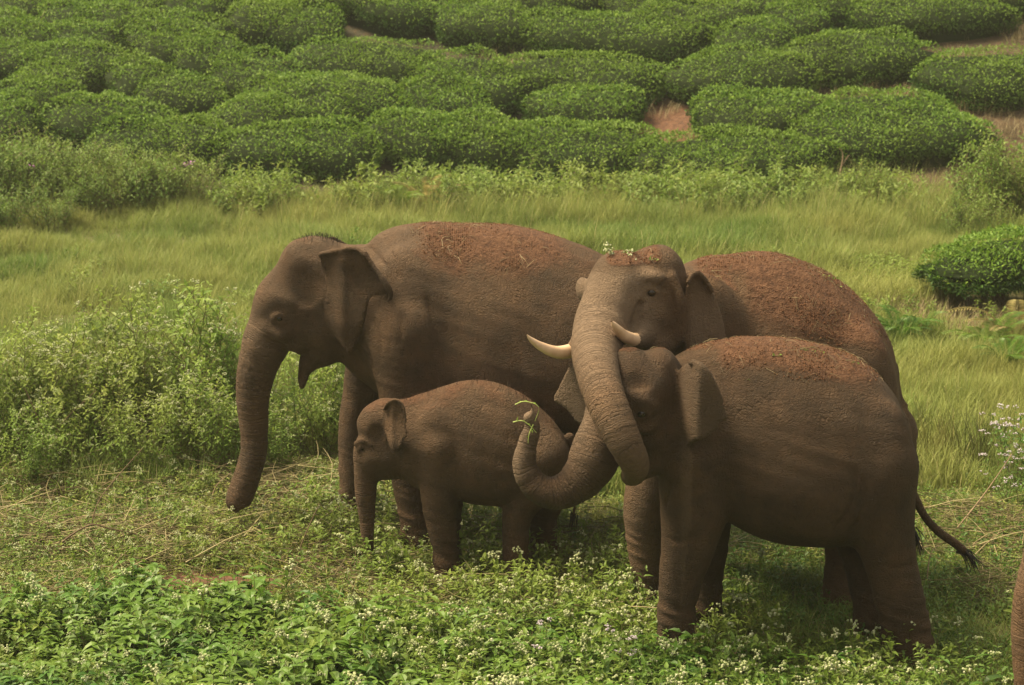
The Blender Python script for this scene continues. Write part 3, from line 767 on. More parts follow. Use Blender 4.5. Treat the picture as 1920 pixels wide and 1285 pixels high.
# ------------------------------------------------------------------ vegetation
def unit(v): return v/(np.linalg.norm(v, axis=-1, keepdims=True)+1e-9)
def leaves(P, D, N, L, Wd, fold=.25, droop=.25, fine=True):
    """P base, D direction, N upper side, L length, Wd width -> verts, tri list, per-leaf vertex count"""
    P, D, N = np.asarray(P, float), unit(np.asarray(D, float)), np.asarray(N, float)
    L = np.broadcast_to(L, len(P))[:, None]; Wd = np.broadcast_to(Wd, len(P))[:, None]
    S = unit(np.cross(D, N)); N = unit(np.cross(S, D))
    n = len(P)
    if not fine:
        V = np.stack([P, P+D*L*.45-S*Wd*.5+N*Wd*fold, P+D*L-N*L*droop*.6, P+D*L*.45+S*Wd*.5+N*Wd*fold], 1)
        b = np.arange(n)[:, None]*4
        F = np.concatenate([b+np.array((0, 2, 1)), b+np.array((0, 3, 2))])
        return V.reshape(-1, 3), F, 4
    def rib(t): return P+D*L*t-N*L*droop*t*t
    def side(t, s, w): return rib(t)+S*Wd*w*s*.5+N*Wd*fold*w
    V = np.stack([P, rib(.34), rib(.7), rib(1.0), side(.3, -1, 1), side(.66, -1, .72), side(.3, 1, 1), side(.66, 1, .72)], 1)
    b = np.arange(n)[:, None]*8
    T = [(0, 1, 4), (0, 6, 1), (4, 1, 2), (4, 2, 5), (1, 6, 7), (1, 7, 2), (5, 2, 3), (2, 7, 3)]
    F = np.concatenate([b+np.array(t) for t in T])
    return V.reshape(-1, 3), F, 8
def bag_leaves(B, P, D, N, L, Wd, v, **k):
    if len(P) == 0: return
    V, F, c = leaves(P, D, N, L, Wd, **k)
    B.add(V, F, np.repeat(np.broadcast_to(v, len(P)), c))

M_grass = leaf_material('meadow_grass', [(0, (.065, .125, .020)), (.45, (.125, .205, .036)), (.8, (.21, .28, .070)), (1, (.40, .36, .17))], .40, .6, .2, (.33, .33, .10))
M_herb = leaf_material('herb_leaf', [(0, (.032, .090, .010)), (.5, (.060, .155, .016)), (1, (.12, .23, .030))], .34, .45, .35, (.18, .26, .035))
M_pale = leaf_material('pale_leaf', [(0, (.055, .125, .018)), (.5, (.105, .20, .028)), (.9, (.18, .27, .045)), (1, (.32, .32, .10))], .38, .5, .3, (.24, .29, .05))
M_dry = leaf_material('straw', [(0, (.060, .040, .022)), (.5, (.16, .115, .055)), (1, (.38, .31, .17))], .15, .6, .3, (.20, .20, .08))
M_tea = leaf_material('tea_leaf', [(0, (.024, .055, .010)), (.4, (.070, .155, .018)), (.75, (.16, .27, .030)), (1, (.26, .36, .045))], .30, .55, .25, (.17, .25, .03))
M_flower = leaf_material('pale_blossom', [(0, (.24, .32, .10)), (.6, (.36, .42, .19)), (1, (.66, .66, .48))], .25, .6, .2, (.5, .52, .3))
M_lilac = leaf_material('lilac_blossom', [(0, (.40, .36, .40)), (.5, (.55, .50, .54)), (1, (.74, .72, .74))], .25, .6, .2, (.6, .5, .55))
M_pale2 = leaf_material('shrub_leaf', [(0, (.085, .16, .022)), (.5, (.16, .26, .038)), (.9, (.27, .36, .065)), (1, (.40, .40, .11))], .42, .5, .3, (.34, .34, .085))
M_blade = plain('fresh_grass', (.22, .30, .06), .5, (.34, .40, .12), 30)
M_bark2 = plain('brown_stem', (.10, .065, .04), .75, (.18, .12, .07), 30)
M_dryf = leaf_material('fern_brown', [(0, (.10, .10, .035)), (.6, (.22, .18, .08)), (1, (.32, .24, .12))], .3, .6, .2)
M_clod = leaf_material('earth_clod', [(0, (.045, .02, .010)), (.5, (.10, .047, .023)), (1, (.18, .09, .048))], 0.0, .95, .1, (.1, .04, .02))
M_purple = plain('purple_petal', (.38, .12, .42), .6, (.55, .22, .55))
M_stem = plain('stem', (.10, .13, .045), .6, (.16, .10, .05), 30)
M_bark = plain('bark', (.055, .038, .028), .8, (.13, .095, .065), 30, .2, .004)
M_twig = plain('dead_wood', (.20, .13, .08), .75, (.38, .28, .18), 30)

def scatter(name, P, rz, scl, tint, protos, tilt=None, label=None):
    """one object; geometry nodes repeat the prototypes on its points"""
    P = np.asarray(P, np.float32); n = len(P)
    me = bpy.data.meshes.new(name); me.vertices.add(n); me.vertices.foreach_set('co', P.ravel())
    rot = np.zeros((n, 3), np.float32)
    if tilt is not None: rot[:, :2] = tilt
    rot[:, 2] = rz
    a = me.attributes.new('rot', 'FLOAT_VECTOR', 'POINT'); a.data.foreach_set('vector', rot.ravel())
    a = me.attributes.new('scl', 'FLOAT', 'POINT'); a.data.foreach_set('value', np.asarray(scl, np.float32))
    a = me.attributes.new('tint', 'FLOAT', 'POINT'); a.data.foreach_set('value', np.asarray(tint, np.float32))
    a = me.attributes.new('pick', 'INT', 'POINT'); a.data.foreach_set('value', RNG.integers(0, len(protos), n).astype(np.int32))
    o = bpy.data.objects.new(name, me); COL.objects.link(o)
    ng = bpy.data.node_groups.new(name, 'GeometryNodeTree')
    ng.interface.new_socket('Geometry', in_out='INPUT', socket_type='NodeSocketGeometry')
    ng.interface.new_socket('Geometry', in_out='OUTPUT', socket_type='NodeSocketGeometry')
    N = ng.nodes.new; L = ng.links.new
    gi, go = N('NodeGroupInput'), N('NodeGroupOutput')
    jo = N('GeometryNodeJoinGeometry')
    for p in protos:
        oi = N('GeometryNodeObjectInfo'); oi.inputs['Object'].default_value = p
        g2 = N('GeometryNodeGeometryToInstance'); L(oi.outputs['Geometry'], g2.inputs[0]); L(g2.outputs[0], jo.inputs[0])
    ip = N('GeometryNodeInstanceOnPoints'); ip.inputs['Pick Instance'].default_value = True
    def na(nm, t):
        x = N('GeometryNodeInputNamedAttribute'); x.data_type = t; x.inputs[0].default_value = nm; return x.outputs['Attribute']
    L(gi.outputs[0], ip.inputs['Points']); L(jo.outputs[0], ip.inputs['Instance'])
    L(na('pick', 'INT'), ip.inputs['Instance Index'])
    er = N('FunctionNodeEulerToRotation'); L(na('rot', 'FLOAT_VECTOR'), er.inputs[0]); L(er.outputs[0], ip.inputs['Rotation'])
    L(na('scl', 'FLOAT'), ip.inputs['Scale'])
    L(ip.outputs[0], go.inputs[0])
    md = o.modifiers.new('scatter', 'NODES'); md.node_group = ng
    props(o, label, kind='stuff')
    return o
def proto(o):
    COL.objects.unlink(o); return o

# --- prototypes
def grass_tuft(seed, n, rad, h0, h1, w, lean=.5, dry=.08, mat=None):
    r = np.random.default_rng(seed); B = Bag()
    a = r.random(n)*2*math.pi; rr = rad*np.sqrt(r.random(n)); P = np.stack([rr*np.cos(a), rr*np.sin(a), -.02+0*a], 1)
    a2 = r.random(n)*2*math.pi; D = np.stack([np.cos(a2), np.sin(a2), 0*a2], 1)
    H = h0+(h1-h0)*r.random(n); ln = lean*(.2+r.random(n)); S = np.stack([-D[:, 1], D[:, 0], 0*a2], 1)
    V = []; ts = [0, .35, .7, 1]; ws = [1, .9, .6, .06]
    for t, q in zip(ts, ws):
        c = P+D*(H*ln*t*t)[:, None]+np.array((0, 0, 1))*(H*(t-.25*ln*t*t))[:, None]
        V += [c-S*w*q*.5, c+S*w*q*.5]
    V = np.stack(V, 1).reshape(-1, 3); b = np.arange(n)[:, None]*8
    F = np.concatenate([b+np.array((i, i+1, i+3, i+2)) for i in (0, 2, 4)])
    v = np.clip(r.random(n)*.75+(r.random(n) < dry)*.5, 0, 1)
    B.add(V, F, np.repeat(v, 8)); return proto(B.build('grass_tuft', mat or M_grass))
def blossom(B, c, r, s, n, v0=.2, v1=1.0):
    """loose head of tiny florets"""
    P = np.array(c)+r.normal(0, 1, (n, 3))*np.array((s, s, s*.45))
    A = unit(r.normal(0, 1, (n, 3))+np.array((0, 0, .8)))
    for p, a in zip(P, A):
        t = unit(np.cross(a, r.normal(0, 1, 3))); u = np.cross(a, t); q = .0065+.004*r.random()
        V = np.array([p+t*q, p+u*q, p-t*q, p-u*q, p+a*q*.9, p-a*q])
        B.add(V, np.array([(0, 1, 4), (1, 2, 4), (2, 3, 4), (3, 0, 4), (1, 0, 5), (2, 1, 5), (3, 2, 5), (0, 3, 5)]), v0+(v1-v0)*r.random())
def plant(seed, h, n_stem, spread, leaf, wid, nodes, flowers=0, side=0, lie=0.0, stemr=.004, vr=(0, 1), bare=0.0, fine=True, fsize=.018, nfl=9, up=.55, droopy=.3):
    """leafy stems with paired leaves: returns bags (stem, leaf, flower)"""
    r = np.random.default_rng(seed); Bs, Bl, Bf = Bag(), Bag(), Bag()
    LP, LD, LN, LL, LV = [], [], [], [], []
    def stem(p, d, L, nn, rad, depth, lv):
        k = max(4, nn//2+2); P = [p]; dd = d.copy()
        for i in range(k):
            dd = unit(dd+r.normal(0, .13, 3)+np.array((0, 0, .06-lie*.18))); q = P[-1]+dd*L/k
            if lie and q[2] < .02: q[2] = .02+.03*r.random(); dd[2] = abs(dd[2])*.3
            P.append(q)
        P = np.array(P); Bs.add(*tube_mesh(P, np.linspace(rad, rad*.35, len(P)), 3))
        ph = r.random()*3
        for j in range(nn):
            t = bare+(1-bare)*(j+1)/nn; x = t*(len(P)-1); i = min(int(x), len(P)-2); c = P[i]+(P[i+1]-P[i])*(x-i); ax = unit(P[i+1]-P[i])
            ph += 1.57+r.normal(0, .25); sz = leaf*(.65+.5*r.random())*(1.12-.5*abs(t-.45)-.25*(t > .9))*(1 if depth == 0 else .8)
            for sg in (0, math.pi):
                a = ph+sg; o = unit(np.cross(ax, (math.cos(a), math.sin(a), .1)))
                dr = unit(o*(1-up*.5)+ax*up+np.array((0, 0, -.05)))
                LP.append(c); LD.append(dr); LN.append(np.array((0, 0, 1.0))+ax*.3+r.normal(0, .18, 3)); LL.append(sz); LV.append(np.clip(vr[0]+(vr[1]-vr[0])*(lv*.5+.5*r.random()), 0, 1))
                if side and depth == 0 and r.random() < side and .2 < t < .95:
                    stem(c, unit(o*.75+np.array((0, 0, .75))), L*(.42*(1.1-t)+.10), max(3, nn//3), rad*.6, 1, lv)
        if flowers and r.random() < flowers:
            e = P[-1]
            for q in range(3 if depth == 0 else 2):
                c = e+r.normal(0, 1, 3)*np.array((.03, .03, .012))+np.array((0, 0, .02))
                Bs.add(*tube_mesh([e-ax*.01, (e+c)/2+r.normal(0, .003, 3), c], [.0022, .0018, .0012], 3)); blossom(Bf, c, r, fsize*.6, nfl)
    for i in range(n_stem):
        a = r.random()*6.28; t = spread*(.25+.9*r.random())
        p = np.array((math.cos(a)*.03*n_stem**.5, math.sin(a)*.03*n_stem**.5, -.02))
        d = unit(np.array((math.cos(a)*t, math.sin(a)*t, 1.0-lie*.9)))
        stem(p, d, h*(.75+.4*r.random()), nodes, stemr, 0, r.random())
    if LP: bag_leaves(Bl, np.array(LP), np.array(LD), np.array(LN), np.array(LL), np.array(LL)*wid, np.array(LV), fold=.18, droop=droopy, fine=fine)
    return Bs, Bl, Bf
def merge_plant(name, bags, mats):
    fl, mi, V, v, n = [], [], [], [], 0
    for k, B in enumerate(bags):
        if not B.V: continue
        for x in (B.F3, B.F4):
            if x: f = np.concatenate(x)+n; fl.append(f); mi += [k]*len(f)
        V += B.V; v += B.v; n += B.n
    return proto(add_mesh(name, np.concatenate(V), fl, mats, None, False, {'v': np.concatenate(v)}, mi))

G_meadow = [grass_tuft(s, 44, .13, .14, .34, .0075, .75, .10) for s in (1, 2, 3, 4)]
G_short = [grass_tuft(s, 40, .12, .06, .16, .006, .8, .05) for s in (11, 12, 13)]
G_long = [grass_tuft(s, 30, .10, .30, .62, .007, .55, .30) for s in (21, 22, 23)]
G_dry = [grass_tuft(s, 26, .14, .10, .30, .006, 1.1, .7, M_dry) for s in (31, 32, 33)]
P_herb = [merge_plant('leafy_herb', plant(s, .30, 2, .32, .108, .52, 5, vr=(.0, .9), side=.08, stemr=.0035, droopy=.45, up=.35), [M_stem, M_herb, M_flower]) for s in (41, 42, 43, 44, 45)]
P_flow = [merge_plant('flowering_herb', plant(s, .33, 3, .45, .062, .46, 6, flowers=.22, side=.22, vr=(.0, 1), stemr=.003, nfl=5), [M_stem, M_pale, M_flower]) for s in (51, 52, 53, 54)]
P_fringe = [merge_plant('fringe_weed', plant(s, .34, 4, .5, .06, .42, 8, side=.25, vr=(.2, 1), stemr=.003), [M_stem, M_pale, M_flower]) for s in (91, 92, 93)]
P_lilac = [merge_plant('flowering_herb', plant(s, .50, 2, .30, .052, .45, 8, flowers=.8, side=.22, vr=(.2, 1), stemr=.003, fsize=.020, nfl=8), [M_stem, M_pale, M_lilac]) for s in (56, 57)]
P_low = [merge_plant('low_herb', plant(s, .13, 4, .8, .034, .5, 5, vr=(0, .8), stemr=.002, fine=True), [M_stem, M_herb, M_flower]) for s in (61, 62, 63)]
P_tang = [merge_plant('trampled_stems', plant(s, .42, 4, 1.6, .042, .42, 9, flowers=.06, lie=1.0, vr=(.2, 1), stemr=.003, side=.1), [M_dry, M_pale2, M_flower]) for s in (71, 72, 73, 74)]
def straw(seed, n=22):
    r = np.random.default_rng(seed); B = Bag()
    for i in range(n):
        a = r.random()*6.28; L = .12+.38*r.random()**1.5; p = np.array((r.normal(0, .12), r.normal(0, .12), .01+.08*r.random()))
        d = np.array((math.cos(a), math.sin(a), r.normal(0, .18))); c = r.normal(0, .12, 3)
        P = np.array([p, p+d*L*.5+c*L*.6, p+d*L+c*.1]); P[:, 2] = np.abs(P[:, 2])
        B.add(*tube_mesh(catmull(P, 2), np.linspace(.0032, .0012, 5)*(0.7+.7*r.random()), 3), v=r.random())
    return proto(B.build('straw', M_dry))
P_straw = [straw(s) for s in (81, 82, 83)]

# --- ground
def gnd(px, py):
    """where a line of sight meets the ground"""
    Y = CAMZ/math.tan(PITCH+math.atan((py-CY)/FPX))
    lo, hi = 10.0, 70.0
    for _ in range(40):
        mid = (lo+hi)/2; p = W(px, py, mid)
        if p[2] > hill_z(p[0], mid): lo = mid
        else: hi = mid
    return W(px, py, lo)
def pxy(P):
    f = P[:, 1]*CP-(P[:, 2]-CAMZ)*SP
    return CX+FPX*P[:, 0]/f, CY-FPX*(P[:, 1]*SP+(P[:, 2]-CAMZ)*CP)/f

gm, nt, gb = new_mat('earth'); L_ = nt.links.new
gpos = nt.nodes.new('ShaderNodeNewGeometry').outputs['Position']
def gnz(s, d=5): 
    n = nd(nt, 'ShaderNodeTexNoise', i_Scale=s, i_Detail=d, i_Roughness=.65); L_(gpos, n.inputs['Vector']); return n.outputs[0]
soilc = ramp(nt, gnz(9), [(.3, (.016, .016, .006)), (.5, (.034, .028, .010)), (.7, (.065, .040, .017))])  # bare soil, with the shade of the gaps between tea bushes darkened into it
litter = ramp(nt, gnz(60, 3), [(.4, (.06, .06, .02)), (.6, (.13, .12, .045))])
greenm = attr(nt, 'green'); redm = attr(nt, 'red')
soilc = mix(nt, redm, soilc, ramp(nt, gnz(14), [(.3, (.05, .024, .012)), (.5, (.11, .050, .025)), (.7, (.17, .082, .042))]))
gcol = mix(nt, greenm, soilc, litter)
L_(gcol, gb.inputs['Base Color']); gb.inputs['Roughness'].default_value = .95
bp_ = nd(nt, 'ShaderNodeBump', i_Strength=1.0, i_Distance=.03); L_(gnz(22, 6), bp_.inputs['Height']); L_(bp_.outputs[0], gb.inputs['Normal'])
xs = np.concatenate([np.linspace(-900, -26, 14), np.linspace(-24, 24, 193), np.linspace(26, 900, 14)])
ys = np.concatenate([np.linspace(-200, 8, 8), np.linspace(10, 60, 201), np.linspace(62, 160, 30), np.linspace(175, 1400, 14)])
XX, YY = np.meshgrid(xs, ys, indexing='ij')
V = np.stack([XX, YY, hill_z(XX, YY)], -1).reshape(-1, 3)
i = np.arange(len(xs)-1)[:, None]*len(ys)+np.arange(len(ys)-1)[None]
F = np.stack([i, i+len(ys), i+len(ys)+1, i+1], -1).reshape(-1, 4)
greenv = np.clip(ss(36.8, 35.4, V[:, 1])+ss(60, 75, V[:, 1])-ss(1.0, .5, np.hypot(V[:, 0]+2.2, V[:, 1]-18.0))-.8*ss(1.1, .7, np.hypot((V[:, 0]-5.1)/1.6, (V[:, 1]-28.3)/1.1)), 0, 1)
props(add_mesh('ground', V, F, gm, attrs={'green': greenv, 'red': np.clip(.35*ss(4.2, 6.0, V[:, 0])*ss(44, 41, V[:, 1])+ss(1.0, .4, np.hypot(V[:, 0]-2.4, (V[:, 1]-39.8)*.7))+ss(.9, .3, np.hypot(V[:, 0]+2.2, V[:, 1]-17.95))+ss(1.1, .7, np.hypot((V[:, 0]-5.1)/1.6, (V[:, 1]-28.3)/1.1)), 0, 1)}), kind='structure')

def N2(X, Y, f, o=0): return noise3(X*f+o, Y*f+o*1.7, X*0+o*.37)
def field(n, x0, x1, y0, y1, dens):
    """n candidate points thinned by dens(px,py,X,Y)"""
    X = x0+(x1-x0)*RNG.random(n); Y = y0+(y1-y0)*RNG.random(n); P = np.stack([X, Y, hill_z(X, Y)], 1)
    px, py = pxy(P); k = RNG.random(n) < dens(px, py, X, Y)
    return P[k]
def rnd(n): return RNG.random(n)

FEET = np.array([[W(a, b, c)[0], c] for a, b, c in ((783, 1045, 18.85), (664, 1000, 19.65), (838, 1062, 18.08), (840, 1050, 18.41), (968, 1062, 18.1), (1020, 1050, 18.4), (1268, 1222, 16.3), (1322, 1200, 16.8), (1702, 1240, 16.3), (1640, 1215, 16.85), (1215, 1150, 17.5), (1580, 1140, 17.6), (1324, 1100, 18.1), (1655, 1100, 18.2))])
def clear(X, Y, r=.14):
    m = 1-.95*ss(.62, .36, np.hypot((X+2.18)*.62, (Y-18.0)*1.05)+.12*N2(X, Y, 3.0, 40))
    for fx, fy in FEET: m *= (np.hypot(X-fx, Y-fy) > r)
    return m

# meadow grass (everything beyond the herd)
def d_meadow(px, py, X, Y):
    foot = 36.2+.5*np.sin(X*.35+1.0)+.6*ss(3, 9, X)
    d = ss(20.2, 21.6, Y+.5*N2(X, Y, .9, 2))*(Y < foot)
    d *= 1-.85*ss(.22, .42, N2(X, Y, .55, 7))*(X > 4)*(Y > 25)*(Y < 31)
    d *= 1-.93*ss(1.1, .75, np.hypot((X-5.1)/1.5, (Y-28.1)/.85)+.2*N2(X, Y, 2, 45))
    return d*(.72+.5*N2(X, Y, .8, 1))
P = field(48000, -12, 12, 20, 37.5, d_meadow); n = len(P); X, Y = P[:, 0], P[:, 1]
tn = np.clip(.32+1.0*N2(X, Y, .45, 3)+.55*N2(X, Y, 1.7, 4)+.25*ss(30, 35, Y)*0+.12*rnd(n), 0, 1)
scatter('meadow_grass', P, rnd(n)*6.28, (.65+.6*rnd(n))*(1+.75*N2(X, Y, 1.1, 9)), tn, G_meadow)
P = field(2600, -12, 12, 21.5, 36, lambda px, py, X, Y: np.clip(.9*N2(X, Y, .9, 41)+.10, 0, 1)); n = len(P)
scatter('seeding_grass', P, rnd(n)*6.28, .55+.45*rnd(n), .3+.7*rnd(n), G_long)
P = field(1500, -12, 12, 21.5, 36, lambda px, py, X, Y: np.clip(.9*N2(X, Y, .6, 43)-.05, 0, 1)); n = len(P)
scatter('meadow_weeds', P, rnd(n)*6.28, .7+.6*rnd(n), rnd(n)*.6, P_low+P_fringe[:2])
# taller, drier grass along the foot of the slope
P = field(9000, -12, 12, 32.0, 38.2, lambda px, py, X, Y: ss(32.5, 34.8, Y)*ss(38.2, 36.2, Y-.6*ss(3, 9, X))*np.clip(.10+.6*N2(X, Y, .6, 5)+.3*ss(4, 2, np.abs(X-7)), 0, 1))
n = len(P); scatter('long_grass', P, rnd(n)*6.28, .7+.6*rnd(n), np.clip(.35+.5*rnd(n), 0, 1), G_long)
P = field(5000, -12, 12, 35.0, 46, lambda px, py, X, Y: ss(35.6, 36.6, Y)*(.10+.8*ss(3.2, 5, X)*ss(43, 39.5, Y)+.25*N2(X, Y, .7, 6)))
P = np.concatenate([P, field(420, 3.2, 8.2, 27.0, 29.6, lambda px, py, X, Y: ss(1.15, .7, np.hypot((X-5.1)/1.7, (Y-28.2)/1.0)))])
n = len(P); scatter('dry_grass', P, rnd(n)*6.28, .6+.6*rnd(n), rnd(n)*.6, G_dry)
P = field(2400, -12, 12, 34.4, 37.4, lambda px, py, X, Y: ss(34.4, 35.4, Y)*ss(37.2, 36.4, Y)*np.clip(.20+.95*N2(X, Y, .8, 25), 0, 1))
n = len(P); scatter('fringe_weeds', P, rnd(n)*6.28, 1.0+1.1*rnd(n), .2+.6*rnd(n), P_fringe)
P = field(7000, -18, -7.5, 36, 52, lambda px, py, X, Y: ss(-7.6, -9.5, X)*.8)
n = len(P); scatter('hill_grass', P, rnd(n)*6.28, .9+.8*rnd(n), rnd(n)*.8, G_long)
# short turf and low herbs under and beside the herd
def shade_zone(X, Y): return ss(.6, 1.6, X)*ss(15.4, 16.2, Y)*ss(20.5, 19, Y)
P = field(9000, -7.5, 8, 14.2, 21.5, lambda px, py, X, Y: clear(X, Y)*(.25+.75*shade_zone(X, Y)))
n = len(P); scatter('short_grass', P, rnd(n)*6.28, .7+.7*rnd(n), rnd(n)*.35, G_short)
P = field(9000, -7.5, 8, 14.2, 21.5, lambda px, py, X, Y: clear(X, Y)*np.clip(.20+.9*shade_zone(X, Y)+.3*N2(X, Y, 1.3, 8), 0, 1))
n = len(P); scatter('low_herbs', P, rnd(n)*6.28, .7+.8*rnd(n), rnd(n)*.3, P_low)
# leafy herbs in the foreground, left
def d_herb(px, py, X, Y):
    edge = 17.25-.45*ss(-1.9, -.3, X)-.4*ss(-.3, 1.0, X)-.5*ss(1.2, 2.2, X)+.45*N2(X, Y, 1.1, 11)
    return clear(X, Y, .12)*ss(edge+.12, edge-.12, Y)*(ss(1.4, -.4, X+.6*N2(X, Y, 1.0, 12))+.30)*ss(6, 5, X)
P = field(5200, -7.5, 6.2, 13.6, 17.9, d_herb); n = len(P)
scatter('leafy_herbs', P, rnd(n)*6.28, (.55+.7*rnd(n))*(1+.45*N2(P[:, 0], P[:, 1], 1.7, 33)), np.clip(.12+.75*N2(P[:, 0], P[:, 1], 1.5, 13)+.45*rnd(n)**2, 0, 1), P_herb+P_flow[:1])
# flowering herbs: centre foreground, between the legs and along the right
def d_flow(px, py, X, Y):
    a = ss(-1.3, -.2, X+.5*N2(X, Y, 1.2, 14))*ss(19.2, 17.8, Y)*ss(1.9, 1.1, X-.35*(16.4-Y)*(Y < 16.4))
    b = .8*ss(1.2, 2.0, X)*ss(16.25, 15.8, Y+.2*N2(X, Y, 1.5, 15))
    c = .5*ss(3.0, 3.6, X)*ss(17.5, 15.5, Y)
    e = .9*ss(-2.1, -1.1, X)*ss(.9, .1, X)*ss(20.2, 19.8, Y)*ss(17.6, 18.0, Y)*.6
    return clear(X, Y, .13)*np.clip(np.maximum(np.maximum(a, b), np.maximum(c, e))*(.62+.6*N2(X, Y, 1.6, 16)), 0, 1)
P = field(4200, -4, 7.5, 13.8, 20.3, d_flow); n = len(P)
scatter('flowering_herbs', P, rnd(n)*6.28, .7+.55*rnd(n), np.clip(.15+.5*N2(P[:, 0], P[:, 1], .9, 17)+.25*rnd(n), 0, 1), P_flow)
P = field(3, .15, 1.0, 15.2, 17.2, lambda px, py, X, Y: clear(X, Y, .3)); n = len(P)
scatter('lilac_flowers', P, rnd(n)*6.28, .65+.2*rnd(n), .3+.3*rnd(n), P_lilac)
# trampled, yellowing stems
def d_tr(px, py, X, Y):
    a = ss(16.8, 17.4, Y+.4*N2(X, Y, 1.0, 18))*ss(21.6, 20.9, Y)*ss(-.2, -1.1, X-.3*(Y-18))
    b = .55*ss(-1.3, -.4, X)*ss(1.6, .9, X)*ss(16.6, 17.2, Y)*ss(20.5, 19.5, Y)
    c = .9*ss(2.9, 3.4, X)*ss(17.2, 18.0, Y)*ss(20.4, 19.6, Y)
    e = .5*ss(1.2, 1.6, X)*ss(3.2, 2.6, X)*ss(18.2, 18.8, Y)*ss(20.5, 20, Y)
    hole = 1-.93*ss(.40, .22, np.hypot((X+2.18)*.55, (Y-17.95)*.9))
    return clear(X, Y, .17)*hole*np.maximum(np.maximum(a, b), np.maximum(c, e))
P = field(7000, -7.8, 8, 16.2, 22, d_tr); n = len(P)
scatter('trampled_weeds', P, rnd(n)*6.28, .6+.6*rnd(n), np.clip(.45+.6*N2(P[:, 0], P[:, 1], 1.4, 19)+.35*rnd(n), 0, 1), P_tang)
P = field(2100, -7.8, 8, 16.2, 22, lambda *a: d_tr(*a)*.75); n = len(P); P[:, 2] += .03
scatter('straw', P, rnd(n)*6.28, .7+.8*rnd(n), rnd(n)*.6, P_straw)
P = field(4200, -7.5, -.2, 17.0, 21.6, lambda *a: d_tr(*a)*.6); n = len(P)
scatter('young_weeds', P, rnd(n)*6.28, .45+.4*rnd(n), .2+.5*rnd(n), P_flow[:2]+P_low)
# bright low weeds in the meadow right of the herd
P = field(2500, 3.0, 6.5, 28.3, 31.8, lambda px, py, X, Y: ss(1, .55, np.hypot((X-4.45)/1.0, (Y-29.8)/1.2)+.3*N2(X, Y, 1.5, 20)))
n = len(P); scatter('bright_weeds', P, rnd(n)*6.28, 1.1+.6*rnd(n), .6+.4*rnd(n), [merge_plant('low_herb', plant(s, .16, 4, .7, .04, .5, 5, vr=(.3, 1), stemr=.002), [M_stem, M_pale, M_flower]) for s in (64, 65)])

